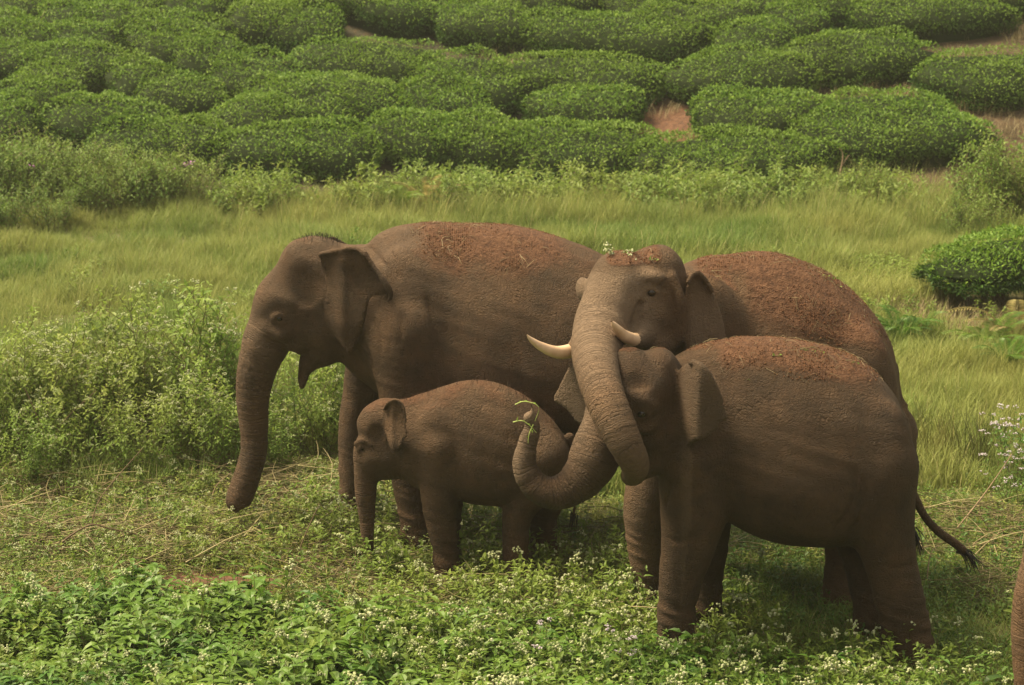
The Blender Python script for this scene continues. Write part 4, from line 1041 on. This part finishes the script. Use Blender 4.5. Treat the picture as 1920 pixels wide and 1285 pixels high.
# --- tea bushes on the slope
def tea_bush(c, rx, ry, H, seed, dens=620, leaf=.075, lift=0.0, tilt=0.0, flat=.85):
    """clipped bush: flat-domed table of leaves on crooked stems. c: ground point"""
    r = np.random.default_rng(seed); rt = empty('tea_bush', c)
    ph = r.random(6)*6.28; am = r.random(6)*np.array((.10, .12, .10, .07, .05, .04))
    def rad(a): return 1+sum(am[k]*np.sin((k+2)*a+ph[k]) for k in range(6))
    def top(u, v):                         # u,v in metres from centre
        q = np.hypot(u/rx, v/ry)/rad(np.arctan2(v/ry, u/rx))
        g = hill_z(c[0]+u, c[1]+v)-c[2]
        n = .07*noise3(u*1.6+seed, v*1.6, u*0+seed)+.045*noise3(u*4+seed, v*4, u*0)
        return q, g, n
    # leaf positions
    area = math.pi*rx*ry; nt_, ns = int(area*dens), int(2*math.pi*math.sqrt((rx*rx+ry*ry)/2)*H*dens*.8)
    a = r.random(nt_)*6.28; q = np.sqrt(r.random(nt_)); k = rad(a)
    u, v = q*k*rx*np.cos(a), q*k*ry*np.sin(a); _, g, nn = top(u, v)
    hz = H*(flat+(1-flat)*(1-q**2))*(1-.34*q**11)
    P1 = np.stack([u, v, g+hz+nn+r.normal(0, .016, nt_)], 1)
    a = r.random(ns)*6.28; k = rad(a); t = r.random(ns)**.55; bulge = (1-.30*(1-t)**2)*(1-.10*t**4)
    u, v = k*rx*np.cos(a)*bulge, k*ry*np.sin(a)*bulge; _, g, nn = top(u, v)
    P2 = np.stack([u, v, g+lift+(H*(flat*.58)-lift)*t+nn+r.normal(0, .03, ns)], 1); P2[:, :2] *= (1+r.normal(0, .03, ns))[:, None]
    out = np.stack([np.cos(a)/rx, np.sin(a)/ry, 0*a], 1); out = unit(out)
    P = np.concatenate([P1, P2]); n = len(P)
    rndm = r.normal(0, 1, (n, 3))
    D = np.concatenate([unit(rndm[:nt_]*np.array((1, 1, .5))+np.array((0, 0, .75))), unit(rndm[nt_:]*.7+out*.8+np.array((0, 0, .35)))])
    Nn = np.concatenate([np.tile((0, 0, 1.), (nt_, 1)), out+np.array((0, 0, .6))])+r.normal(0, .25, (n, 3))
    val = np.concatenate([np.clip(r.normal(.62, .13, nt_)+.6*nn[0]*0, 0, 1), np.clip(r.normal(.10, .14, ns)+.6*np.clip(t-.7, 0, 1), 0, 1)])  # side leaves darker than the top ones: flank shade put into their colour
    B = Bag(); L = leaf*(.6+.7*r.random(n))
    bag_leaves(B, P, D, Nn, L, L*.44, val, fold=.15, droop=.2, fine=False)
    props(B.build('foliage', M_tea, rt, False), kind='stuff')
    # inner twig mass and stems
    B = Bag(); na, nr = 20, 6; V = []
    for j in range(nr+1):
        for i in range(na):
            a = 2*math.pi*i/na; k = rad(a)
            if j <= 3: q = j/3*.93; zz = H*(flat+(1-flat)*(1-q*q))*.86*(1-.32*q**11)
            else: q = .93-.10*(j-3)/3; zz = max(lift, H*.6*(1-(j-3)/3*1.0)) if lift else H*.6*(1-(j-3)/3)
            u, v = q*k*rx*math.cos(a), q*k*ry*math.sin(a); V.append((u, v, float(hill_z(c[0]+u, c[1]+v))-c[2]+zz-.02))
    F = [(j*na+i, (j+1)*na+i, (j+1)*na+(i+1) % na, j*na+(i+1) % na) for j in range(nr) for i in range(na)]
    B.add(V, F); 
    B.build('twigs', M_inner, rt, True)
    for i in range(max(3, int(rx*3)) if lift else 2):
        u = rx*(r.random()*1.3-.65); v = -ry*.30+r.normal(0, .1); g = float(hill_z(c[0]+u, c[1]+v))-c[2]
        B = Bag()
        for j in range(3):
            d = np.array((r.normal(0, .22), -abs(r.normal(0, .15))-.05, 1)); P = [np.array((u, v, g-.05)), np.array((u, v, g))+d*np.array((.5, .5, 1))*H*.35, np.array((u, v, g))+d*H*.62]
            B.add(*tube_mesh(P, [.022, .016, .008], 5))
        props(B.build('trunk', M_bark, rt), kind='stuff')
    return rt
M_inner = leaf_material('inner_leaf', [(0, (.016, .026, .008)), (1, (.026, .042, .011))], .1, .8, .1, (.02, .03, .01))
HEDGE = [(-20,120,35,78),(118,240,8,48),(175,312,25,74),(300,425,20,80),(320,520,2,50),(420,560,40,108),(470,640,48,122),(540,770,8,52),(-40,60,70,128),(55,180,62,108),(110,280,65,110),(225,420,75,132),(-40,92,105,152),(70,215,102,146),(230,410,95,158),(310,470,108,182),(-40,100,140,184),(20,240,135,194),(190,300,158,216),(12,160,165,228),(240,420,178,248),(380,560,155,214),(445,760,130,272),(-40,135,210,266),(80,320,215,304),(160,430,225,338),(390,570,228,294),(425,700,268,354),(-60,60,262,305),
 (550,808,68,185),(640,830,25,78),(860,1115,-4,64),(810,1000,42,108),(980,1330,58,138),(1140,1272,5,78),(1200,1402,30,108),(762,1010,100,230),(940,1252,115,218),(1000,1200,190,274),(690,905,255,334),(750,925,212,266),(780,1000,265,338),(900,1250,243,352),(1180,1562,265,368),
 (1250,1532,125,214),(1300,1565,200,284),(1510,1852,170,334),(1345,1490,92,154),(1480,1752,88,178),(1440,1562,62,108),(1380,1640,20,74),(1590,1885,5,94),(1745,1975,88,218),(1545,1730,-10,42),(1700,1970,-14,52),(1400,1562,-20,28),(1100,1400,-25,22),(-480,-270,150,225),(-470,-250,60,130),(-700,-490,90,170),(-520,-300,215,285),(1960,2200,60,150),(1960,2220,-10,60),(-260,-40,120,200),(-260,-40,30,110),(-280,-60,215,290)]
def hit(px, py, H):
    lo, hi = 25.0, 90.0
    for _ in range(40):
        mid = (lo+hi)/2; p = W(px, py, mid)
        if p[2] > hill_z(p[0], mid)+H: lo = mid
        else: hi = mid
    return W(px, py, lo)
ORD = ['first', 'second', 'third', 'fourth', 'fifth', 'sixth', 'seventh', 'eighth', 'ninth', 'tenth', 'eleventh', 'twelfth', 'thirteenth', 'fourteenth']
rows = {}
for q in HEDGE:
    b = q[3]; k = 0 if b > 320 else 1 if b > 255 else 2 if b > 200 else 3 if b > 160 else 4 if b > 125 else 5 if b > 90 else 6 if b > 60 else 7
    rows.setdefault(k, []).append(q)
sd_ = 100
for k in sorted(rows):
    qs = sorted(rows[k], key=lambda q: q[0]+q[1])
    for j, (x0, x1, yt, yb) in enumerate(qs):
        sd_ += 1; xm = (x0+x1)/2; H = .55
        a = hit(xm, yb-4, 0.0); b = hit(xm, yt+2, H*.92)
        depth = max(b[1]-a[1], 1.0)*(1.13 if xm < 520 else 1.20); m = SCL(yb, a[1]); rx = (x1-x0)/2*m*(1.08 if xm < 520 else 1.14)
        cx, cy = a[0], a[1]+depth*.48
        o = tea_bush(np.array((cx, cy, float(hill_z(cx, cy)))), rx, depth/2, H, sd_, 1080 if k > 1 else 1180, .055 if k > 1 else .060)
        size = 'wide' if x1-x0 > 240 else 'short' if x1-x0 < 150 else 'medium'
        props(o, f'{size} clipped tea bush, {ORD[j]} from the left in the {ORD[k]} row up the slope', 'tea bush', 'tea bushes on the slope')
# further rows over the crest of the picture
for j in range(4):
    for i in range(7):
        x = -13+i*4.1+(j % 2)*2+random.uniform(-.4, .4); y = 45.2+j*1.7+random.uniform(-.2, .2)
        if i == 0 or (j > 1 and i == 6): continue
        o = tea_bush(np.array((x, y, float(hill_z(x, y)))), 1.7+random.random()*.3, .62, .56, 400+j*10+i, 150, .10)
        props(o, f'tea bush higher up, {ORD[i]} from the left in the {ORD[j]} unseen row', 'tea bush', 'tea bushes higher up the slope')
# two taller tea bushes with bare trunks in the meadow, right
g = gnd(1800, 588)
o = tea_bush(np.array((g[0]+.30, g[1]+.25, g[2])), .76, .62, .74, 901, 1500, .055, lift=.44, flat=.86)
props(o, 'tea bush with a bare dark trunk in the meadow behind the right-hand elephants', 'tea bush')
g = gnd(1890, 600)
o = tea_bush(np.array((g[0]+.40, g[1]+.75, g[2])), 1.05, .75, .92, 902, 1200, .06, lift=.42, flat=.75)
props(o, 'larger tea bush behind the one with the bare trunk, cut off by the right edge', 'tea bush')
# ------------------------------------------------------------------ single plants
def plant_thing(name, bags, mats, loc):
    rt = empty(name, loc)
    for nm, B, m in zip(('stem', 'foliage', 'blossom'), bags, mats):
        if B.V: props(B.build(nm, m, rt, False), kind='stuff')
    return rt
def place(p, px, py, rz, s, label, cat, group=None, first={}):
    k = p.name
    c = copy_thing(p); g = gnd(px, py); c.location = g; c.rotation_euler = (0, 0, rz); c.scale = (s, s, s)
    props(c, label, cat, group); return c
def drop(o):
    for ch in list(o.children): bpy.data.objects.remove(ch)
    bpy.data.objects.remove(o)
r_ = random.Random(5)
protoA = [plant_thing('flowering_shrub', plant(s, 1.30, 10, .36, .088, .46, 16, flowers=.34, side=.40, vr=(.15, .95), stemr=.007, bare=.05, fsize=.024, nfl=8), [M_stem, M_pale2, M_flower], (0, 0, 0)) for s in (201, 202, 203, 204)]
TALL = [(-120, 905, .85, 'out of the left edge of the photo'), (-45, 885, .90, 'half out of the left edge of the photo'), (25, 880, .84, 'at the left edge, leaning outwards'), (88, 862, .90, 'second clump from the left edge'), (150, 872, .92, 'below a bent dry stem, left part of the thicket'), (208, 850, .98, 'in the middle of the left thicket'), (268, 858, .98, 'just left of the tallest one'), (326, 848, 1.10, 'the tallest of the left thicket'), (388, 858, 1.02, 'right of the tallest one'), (432, 850, .86, 'beside the hanging trunk of the tall elephant'), (352, 893, .72, 'low, in front of the tallest one'), (250, 903, .60, 'low, in front of the middle of the thicket'), (118, 912, .58, 'low and straggly, front left of the thicket'), (42, 930, .52, 'lowest of the thicket, near the left edge'), (420, 905, .62, 'low, left of the trunk tip of the tall elephant'), (548, 862, .74, 'seen under the open mouth of the tall elephant'), (598, 872, .66, 'between trunk and front leg of the tall elephant'), (640, 862, .76, 'touching the front leg of the tall elephant'), (520, 900, .5, 'low, right behind the trunk of the tall elephant')]
for i, (px, py, s, lb) in enumerate(TALL):
    place(protoA[i % 4], px, py, r_.random()*6, s, 'pale-flowered shrub, '+lb, 'shrub', 'pale flowering shrubs left of the herd')
for p in protoA: drop(p)
protoB = [plant_thing('field_shrub', plant(s, .80, 24, .60, .065, .42, 13, side=.45, vr=(.3, 1), stemr=.006), [M_stem, M_pale, M_flower], (0, 0, 0)) for s in (211, 212, 213)]
EDGE = [(-60, 408, 1.1, 'beyond the left edge'), (15, 402, 1.15, 'at the very left edge'), (78, 405, 1.0, 'second from the left edge'), (135, 398, .95, 'just left of the dark gap under the tea'), (190, 418, .75, 'low, under the dark gap'), (240, 405, .9, 'left of the bush with purple flowers'), (295, 412, .95, 'below the purple flowers'), (345, 405, .85, 'beside the dry purple-flowered twigs'), (100, 440, .6, 'low in the grass at the left'), (50, 385, 1.0, 'behind the leftmost two, against the tea'), (165, 392, .9, 'against the dark gap under the tea'), (215, 395, .95, 'behind the low one, under the tea'), (270, 396, .8, 'behind the purple flowers, under the tea'), (20, 445, .7, 'low at the left edge in the grass'), (1862, 425, 1.1, 'at the right edge, on the brown bank'), (1915, 432, 1.25, 'cut by the right edge'), (1975, 430, 1.2, 'beyond the right edge'), (1830, 455, .7, 'low, behind the meadow tea bush'), (1620, 402, .7, 'small, under the long dark tea hedge'), (1560, 398, .6, 'small, beside the hooked dead twig'), (720, 400, .5, 'small, among the ferns behind the tall elephant')]
for i, (px, py, s, lb) in enumerate(EDGE):
    place(protoB[i % 3], px, py, r_.random()*6, s*1.25, 'pale bushy weed, '+lb, 'shrub', 'bushy weeds along the foot of the slope')
for p in protoB: drop(p)
protoC = [plant_thing('young_sprig', plant(s, .50, 2, .22, .075, .48, 8, side=.2, vr=(.4, 1), stemr=.006, bare=.25), [M_stem, M_pale, M_flower], (0, 0, 0)) for s in (221, 222)]
SPR = [(508, 402, .8, 'left of the ferns, under the tea'), (545, 398, .6, 'small, right of its taller neighbour'), (640, 396, .9, 'upright, above the head of the tall elephant'), (1228, 398, .85, 'above the head of the tusked elephant'), (1285, 402, .8, 'right of the tusked head'), (1440, 400, 1.25, 'tallest, above the back of the tusked elephant'), (1492, 402, .9, 'right of the tallest'), (1418, 402, .7, 'left of the tallest'), (1375, 398, .55, 'short, under the lowest tea hedge'), (905, 398, .5, 'short, above the back of the tall elephant')]
for i, (px, py, s, lb) in enumerate(SPR):
    place(protoC[i % 2], px, py, r_.random()*6, s, 'thin leafy sprig, '+lb, 'plant', 'sprigs at the far edge of the meadow')
for p in protoC: drop(p)

# ferns
def fern(seed, n, L, mat, name='fern'):
    r = np.random.default_rng(seed); rt = empty(name, (0, 0, 0))
    for i in range(n):
        B = Bag(); a = i/n*6.28+r.normal(0, .3); up = .75+.35*r.random(); l = L*(.7+.5*r.random())
        d = np.array((math.cos(a), math.sin(a), 0)); P = np.array([d*l*(.10+.75*t*t*.9+.1*t)+np.array((0, 0, 1))*l*up*(t*1.25-.65*t**2.6) for t in np.linspace(0, 1, 12)])
        B.add(*tube_mesh(P, np.linspace(.005, .001, 12), 3), v=.3)
        T = unit(np.gradient(P, axis=0)); s = unit(np.cross(T, (0, 0, 1.))); u = np.cross(s, T)
        idx = np.repeat(np.linspace(1.5, 10.8, 30), 2); lo = idx.astype(int); fr = (idx-lo)[:, None]
        Q = P[lo]*(1-fr)+P[np.minimum(lo+1, 11)]*fr; sg = np.tile((1, -1), 30)[:, None]
        wl = l*.15*np.sin(np.clip((idx-1)/10.6, 0, 1)*math.pi)**.7+.01
        bag_leaves(B, Q, s[lo]*sg+T[lo]*.45, u[lo], wl, .016+0*wl, np.clip(r.normal(.5, .2, 60), 0, 1), fold=.1, droop=.2, fine=False)
        B.build('frond', mat, rt, False)
    return rt
F1 = fern(301, 11, .62, M_pale); F2 = fern(302, 13, .55, M_herb); F3 = fern(303, 9, .7, M_dryf)
for p, px, py, s, lb in [(F1, 745, 402, 1.0, 'pale arching fern at the foot of the tea slope, leftmost of the pair'), (F3, 805, 400, 1.0, 'browning fern with long arching fronds at the foot of the tea slope'), (F3, 1012, 404, .75, 'small pale fern above the back of the tall elephant'), (F1, 965, 404, .55, 'smallest fern on the far edge of the meadow'),
                         (F2, 1690, 655, .95, 'dark green fern clump beside the rump of the tusked elephant'), (F2, 1722, 640, .8, 'dark fern right of the bigger fern clump'), (F1, 1850, 680, 1.0, 'fern with pale fronds in the meadow at the right'), (F3, 1905, 665, 1.1, 'dull brownish fern near the right edge'), (F2, 1885, 700, .8, 'low dark fern near the right edge')]:
    place(p, px, py, r_.random()*6, s, lb, 'fern', 'ferns')
for p in (F1, F2, F3): drop(p)

# sedges
def sedge(seed, n, h):
    r = np.random.default_rng(seed); rt = empty('sedge_clump', (0, 0, 0)); B = Bag()
    for i in range(n):
        a = r.random()*6.28; p = np.array((r.normal(0, .09), r.normal(0, .05), -.03)); l = h*(.6+.6*r.random()); t = .08+.3*r.random()
        d = np.array((math.cos(a)*t, math.sin(a)*t, 1)); P = [p, p+d*l*.5, p+d*l+np.array((math.cos(a), math.sin(a), 0))*.06*l]
        B.add(*tube_mesh(P, [.004, .0035, .0012], 3), v=r.random())
    props(B.build('blade', M_sedge, rt, False), kind='stuff'); return rt
M_sedge = leaf_material('sedge', [(0, (.03, .055, .015)), (.7, (.06, .10, .03)), (1, (.16, .12, .06))], .15, .5, .3)
S1, S2 = sedge(311, 46, .50), sedge(312, 38, .45)
for i, (px, py, s, lb) in enumerate([(1738, 880, 1.0, 'nearest the rump of the young elephant'), (1785, 872, 1.15, 'tallest, right of the young elephant'), (1832, 888, 1.0, 'beside the white-flowered weeds'), (1862, 852, .9, 'furthest back by the right edge'), (1730, 830, .7, 'short, behind the others'), (1768, 905, .8, 'short, in front of the others')]):
    place((S1, S2)[i % 2], px, py, r_.random()*6, s, 'dark upright sedge clump, '+lb, 'sedge', 'sedge clumps right of the herd')
drop(S1); drop(S2)
# white-flowered weeds at the right edge
protoD = [plant_thing('white_flowered_weed', plant(s, .62, 4, .45, .055, .5, 10, flowers=.5, side=.35, vr=(.2, .8), stemr=.005, fsize=.020, nfl=6), [M_stem, M_herb, M_lilac], (0, 0, 0)) for s in (231, 232)]
for i, (px, py, s, lb) in enumerate([(1880, 905, .95, 'with the whitest heads, near the right edge'), (1918, 915, 1.05, 'cut by the right edge'), (1900, 955, .7, 'low, above the reddish trunk at the right edge'), (1955, 930, 1.0, 'beyond the right edge')]):
    place(protoD[i % 2], px, py, r_.random()*6, s, 'weed with white flower heads, '+lb, 'plant', 'white-flowered weeds')
for p in protoD: drop(p)

# dead twigs and dry stems
def twig(name, P, r0, r1, label, mat=None, cat='twig', fork=None):
    rt = empty(name, P[0]); Q = catmull(np.array(P)-np.array(P[0]), 6)
    V, F = tube_mesh(Q, np.linspace(r0, r1, len(Q)), 5); add_mesh('stem', V, F, mat or M_twig, rt)
    for k, (t, d, l) in enumerate(fork or []):
        i = int(t*(len(Q)-1)); a = Q[i]; b = a+np.array(d)*l*.5+np.array((0, 0, l*.05)); c = a+np.array(d)*l
        V, F = tube_mesh([a, b, c], [r1*1.3, r1, r1*.5], 4); add_mesh('side_shoot', V, F, mat or M_twig, rt)
    return props(rt, label, cat, 'dead twigs and dry stems')
def g3(px, py, h=0): p = gnd(px, py); return p+np.array((0, 0, h))
def seg(px, py, base): return W(px, py, base[1])
b = g3(1568, 372); twig('dead_twig', [b, seg(1574, 330, b), seg(1580, 300, b), seg(1579, 285, b), seg(1573, 278, b)], .014, .006, 'pale dead twig with a hooked tip, standing at the foot of the slope', fork=[(.4, (.5, 0, .8), .22)])
b = g3(1583, 374); twig('dead_twig', [b, seg(1590, 345, b), seg(1599, 318, b)], .012, .004, 'short pale dead twig right of the hooked one')
b = g3(1545, 390); twig('dead_twig', [b, seg(1535, 355, b), seg(1515, 322, b)], .010, .004, 'thin brown dead twig leaning left of the hooked one', M_bark, fork=[(.5, (.6, 0, .6), .2)])
for q, (x0, y0, x1, y1, lb) in enumerate([(350, 395, 395, 330, 'rightmost'), (345, 395, 375, 322, 'middle'), (340, 397, 352, 318, 'topped with purple'), (355, 398, 405, 352, 'lowest')]):
    b = g3(x0, y0); twig('dead_twig', [b, seg((x0+x1)/2-3, (y0+y1)/2, b), seg(x1, y1, b)], .009, .003, f'thin brown twig fanning out among the purple flowers, {lb} of the fan', M_bark, fork=[(.5, (.3, 0, .9), .16), (.7, (.8, 0, .5), .14)])
for q, (px, py, lb) in enumerate([(4, 316, 'at the left edge of the photo'), (60, 312, 'above the weeds, second from the left edge'), (310, 332, 'lowest of the purple cluster'), (330, 320, 'left of the topmost purple cluster'), (345, 311, 'largest, in the purple cluster'), (357, 308, 'rightmost of the purple cluster'), (225, 360, 'low, faint, between the pale weeds')]):
    base = g3(px-4, 402); c = W(px, py, base[1]); rt = empty('purple_flower', base)
    V, F = tube_mesh([np.zeros(3), (c-base)*.5+np.array((.02, 0, 0)), c-base], [.005, .004, .003], 4); add_mesh('stem', V, F, M_stem, rt)
    B = Bag(); r = np.random.default_rng(q+50)
    for k in range(12):
        a = r.random()*6.28; d = unit(np.array((math.cos(a), math.sin(a), .5))); t = unit(np.cross(d, (0, 0, 1.))); p0 = c-base+r.normal(0, .012, 3)
        B.add([p0, p0+d*.03-t*.014, p0+d*.05, p0+d*.03+t*.014], np.array([(0, 1, 2), (0, 2, 3)]))
    B.build('petals', M_purple, rt, False)
    props(rt, 'small purple flower on a thin stalk, '+lb, 'flower', 'purple flowers under the tea slope')
DS = [([(92, 1052, 0), (112, 1022, .10), (165, 990, .16), (205, 1000, .12), (252, 1012, 0)], .010, 'bent brown stem arching over the trampled weeds at the left'),
      ([(170, 1000, .12), (185, 940, .30), (262, 850, .42)], .006, 'thin straight dry stem rising from the bent one'),
      ([(38, 918, 0), (66, 880, .18), (84, 840, .30), (66, 790, .5), (40, 735, .72)], .009, 'grey dry stem leaning left across the shrubs'),
      ([(0, 890, 0), (50, 872, .06), (78, 838, .18)], .010, 'reddish dry stem low at the left edge'),
      ([(84, 840, .3), (120, 790, .50), (175, 740, .75)], .006, 'dry stem leaning right across the shrubs'),
      ([(282, 925, .02), (320, 905, .10), (360, 900, .08), (455, 865, .2)], .006, 'dry stem lying towards the trunk tip of the tall elephant'),
      ([(392, 958, 0), (402, 918, .14), (430, 895, .26)], .0045, 'pale grass stem left of the hanging trunk'),
      ([(552, 1058, 0), (570, 1010, .15), (596, 955, .34)], .006, 'brown dry stem upright before the far front leg of the tall elephant'),
      ([(0, 1015, .02), (60, 1040, .06), (110, 1060, .02)], .006, 'thin dark stem lying at the left edge')]
DS += [([(1738, 1108, 0), (1742, 1070, .12), (1752, 1040, .22), (1772, 1032, .26)], .006, 'pale bent stalk right of the hind legs of the young elephant'),
       ([(1790, 1012, .1), (1792, 1040, .05), (1798, 1080, 0)], .005, 'pale stalk hanging under the tail tuft'),
       ([(1795, 990, .1), (1850, 930, .35), (1905, 860, .6)], .007, 'long pale stalk leaning to the right edge'),
       ([(1810, 1020, .1), (1860, 1022, .16), (1915, 1040, .1)], .005, 'pale curved straw right of the tail tuft'),
       ([(1770, 1000, .04), (1830, 1018, .14), (1900, 1005, .2)], .005, 'reddish straw crossing behind the tail tuft'),
       ([(1780, 1110, 0), (1830, 1090, .1), (1890, 1094, .04)], .004, 'thin straw lying by the right edge'),
       ([(1600, 1200, 0), (1622, 1165, .12), (1640, 1140, .2)], .004, 'thin stalk in front of the far hind foot of the young elephant'),
       ([(1680, 1190, 0), (1698, 1160, .12), (1704, 1146, .17)], .004, 'leaf-tipped stalk in front of the near hind foot of the young elephant'),
       ([(1330, 1000, 0), (1420, 1006, .03), (1490, 1010, .01)], .005, 'pale straw lying under the belly of the young elephant'),
       ([(770, 1096, 0), (820, 1060, .08), (880, 1020, .12)], .005, 'dry stalk lying behind the front leg of the calf')]
for P, r0, lb in DS:
    Q = []
    b0 = gnd(*P[0][:2]) if P[0][2] == 0 or P[0][2] < .05 else gnd(P[0][0], P[0][1]+P[0][2]*220)
    for px, py, h in P:
        Q.append(W(px, py, b0[1])); 
    Q = np.array(Q); Q[:, 1] += np.linspace(0, .15, len(Q))
    twig('dry_stem', list(Q), r0, r0*.45, lb, M_twig if 'pale' in lb or 'straw' in lb else M_bark2, cat='dry stem')

# ------------------------------------------------------------------ earth, straw and sprigs on the backs
def crumbs(name, surf, fn, n, seed):
    V, N = surf; r = np.random.default_rng(seed); px, py = pxy(V); s = fn(px, py, V, N); nz = noise3(V[:, 0]*5, V[:, 1]*5, V[:, 2]*5)
    idx = np.flatnonzero((s > .45) & (N[:, 1] < .5)); w = np.clip(s[idx]-.3+.9*nz[idx], .02, 2)**1.5; idx = r.choice(idx, n, p=w/w.sum())
    B = Bag(); S = Bag()
    for k, i in enumerate(idx):
        c, nn = V[i], N[i]
        if k % 16:
            q = .002+.006*r.random()**4; t = unit(np.cross(nn, r.normal(0, 1, 3))); u = np.cross(nn, t)
            B.add([c+t*q*1.2, c+u*q, c-t*q, c-u*q*1.2, c+nn*q*1.1], np.array([(0, 1, 4), (1, 2, 4), (2, 3, 4), (3, 0, 4)]), r.random())
        else:
            t = unit(np.cross(nn, r.normal(0, 1, 3))); L = .02+.10*r.random()**2; c = c+nn*.005
            S.add(*tube_mesh([c, c+t*L*.5+nn*.012*r.random(), c+t*L], [.0012, .0011, .0006], 3), v=r.random())
    props(B.build(name, M_clod, None, False), 'crumbs of reddish earth lying on an elephant back', kind='stuff')
    props(S.build(name+'_straw', M_dry, None, False), 'bits of straw lying on an elephant back', kind='stuff')
crumbs('earth_crumbs', msurf, soil_m, 4200, 1)
crumbs('earth_crumbs', tsurf, soil_t, 5200, 2)
crumbs('earth_crumbs', ysurf, soil_y, 3600, 3)
def sprig(el, px, py, L, n, label, white=False, lean=(0, 0, 1), leaf=.03):
    Y = el.front(px, py); c = W(px, py, Y); rt = empty('weed_sprig', c); r = np.random.default_rng(int(px))
    d = unit(np.array(lean, float)); P = [np.zeros(3), d*L*.5+r.normal(0, .01, 3), d*L]
    V, F = tube_mesh(P, [.003, .0025, .0012], 4); add_mesh('stem', V, F, M_stem, rt)
    for k in range(n):
        t = (k+1)/n; B = Bag(); bag_leaves(B, [d*L*t], [unit(r.normal(0, 1, 3)+d*.3)], [r.normal(0, .3, 3)+np.array((0, -.5, 1))], leaf*(.7+.5*r.random()), leaf*.5, .7+.3*r.random())
        B.build('leaf', M_pale, rt, False)
    if white:
        B = Bag()
        for k in range(4): blossom(B, d*L*(.7+.12*k)+r.normal(0, .02, 3), r, .012, 9, .6, 1)
        B.build('blossom', M_flower, rt, False)
    return props(rt, label, 'sprig', 'sprigs lying on the elephants')
sprig(e_t, 1150, 476, .06, 4, 'sprig with white florets behind the forehead of the tusked elephant', True, (-.7, 0, .8))
sprig(e_t, 1165, 474, .05, 3, 'small white-flowered sprig at the crown edge of the tusked elephant', True, (.9, 0, .3))
sprig(e_t, 1215, 488, .07, 5, 'green sprig lying on the crown of the tusked elephant', False, (1, 0, .15))
sprig(e_t, 1332, 484, .10, 5, 'green sprig on the nape of the tusked elephant', False, (1, 0, -.1))
sprig(e_t, 1535, 517, .12, 5, 'yellowish sprig on the top of the rump of the tusked elephant', False, (1, 0, -.1))
sprig(e_t, 1552, 524, .10, 4, 'pale straw-coloured sprig lower on the rump of the tusked elephant', False, (.8, 0, -.5))
sprig(e_y, 1410, 650, .12, 4, 'sprig with two round green leaves hanging on the shoulder of the young elephant', False, (0, -.35, -1), .04)
sprig(e_y, 1447, 668, .07, 4, 'small green sprig on the back of the young elephant', False, (1, 0, .1))
sprig(e_y, 1500, 655, .16, 6, 'long thin sprig on the top of the back of the young elephant', False, (1, 0, -.1), .02)
sprig(e_y, 1400, 712, .07, 3, 'tiny sprig below the shoulder ridge of the young elephant', False, (1, 0, -.4), .02)
sprig(e_y, 1585, 676, .08, 4, 'green sprig towards the rump of the young elephant', False, (1, 0, -.2), .025)
# grass held in the curled trunk tip
Y = e_y.front(990, 800)-.02
for k, (pts, lb) in enumerate([([(962, 792), (978, 789), (992, 797), (1006, 812)], 'grass blade gripped by the trunk tip, pointing left'), ([(966, 759), (984, 753), (1010, 763), (1003, 790)], 'grass blade arching over the trunk tip'), ([(1000, 796), (992, 815), (990, 833)], 'grass blade hanging below the trunk tip'), ([(952, 716), (956, 750), (976, 779), (990, 792)], 'long thin stalk rising from the trunk tip')]):
    Q = np.array([W(a, b, Y-.01*i) for i, (a, b) in enumerate(pts)]); rt = empty('grass_blade', Q[0]); Q = catmull(Q-Q[0], 4)
    V, F = tube_mesh(Q, np.linspace(.0045 if k < 3 else .0015, .0015, len(Q)), 4)
    add_mesh('blade', V, F, M_blade if k < 3 else M_bark, rt)
    if k < 3:
        B = Bag(); r = np.random.default_rng(k); bag_leaves(B, Q[[2, 5, 7]], r.normal(0, 1, (3, 3)), np.tile((0, -1., 1), (3, 1)), .035, .010, .9, fine=False); B.build('leaf', M_pale, rt, False)
    props(rt, lb, 'grass blade', 'grass held in the trunk')
# ------------------------------------------------------------------ morning haze
hb = Bag(); x0, x1, y0, y1, z0, z1 = -70, 70, -4, 75, -1.2, 22
hv = np.array([(x, y, z) for x in (x0, x1) for y in (y0, y1) for z in (z0, z1)])
hz_m = bpy.data.materials.new('haze'); hz_m.use_nodes = True; nt = hz_m.node_tree
nt.nodes.remove(nt.nodes['Principled BSDF'])
pv = nt.nodes.new('ShaderNodeVolumePrincipled'); pv.inputs['Color'].default_value = (.95, .95, .90, 1); pv.inputs['Density'].default_value = .0009; pv.inputs['Anisotropy'].default_value = .55
nt.links.new(pv.outputs[0], nt.nodes['Material Output'].inputs['Volume'])
ho = add_mesh('haze', hv, np.array([(0, 1, 3, 2), (4, 6, 7, 5), (0, 4, 5, 1), (2, 3, 7, 6), (0, 2, 6, 4), (1, 5, 7, 3)]), hz_m, None, False)
props(ho, 'thin pale haze in the air over the valley', kind='stuff')
SC.cycles.volume_bounces = 1
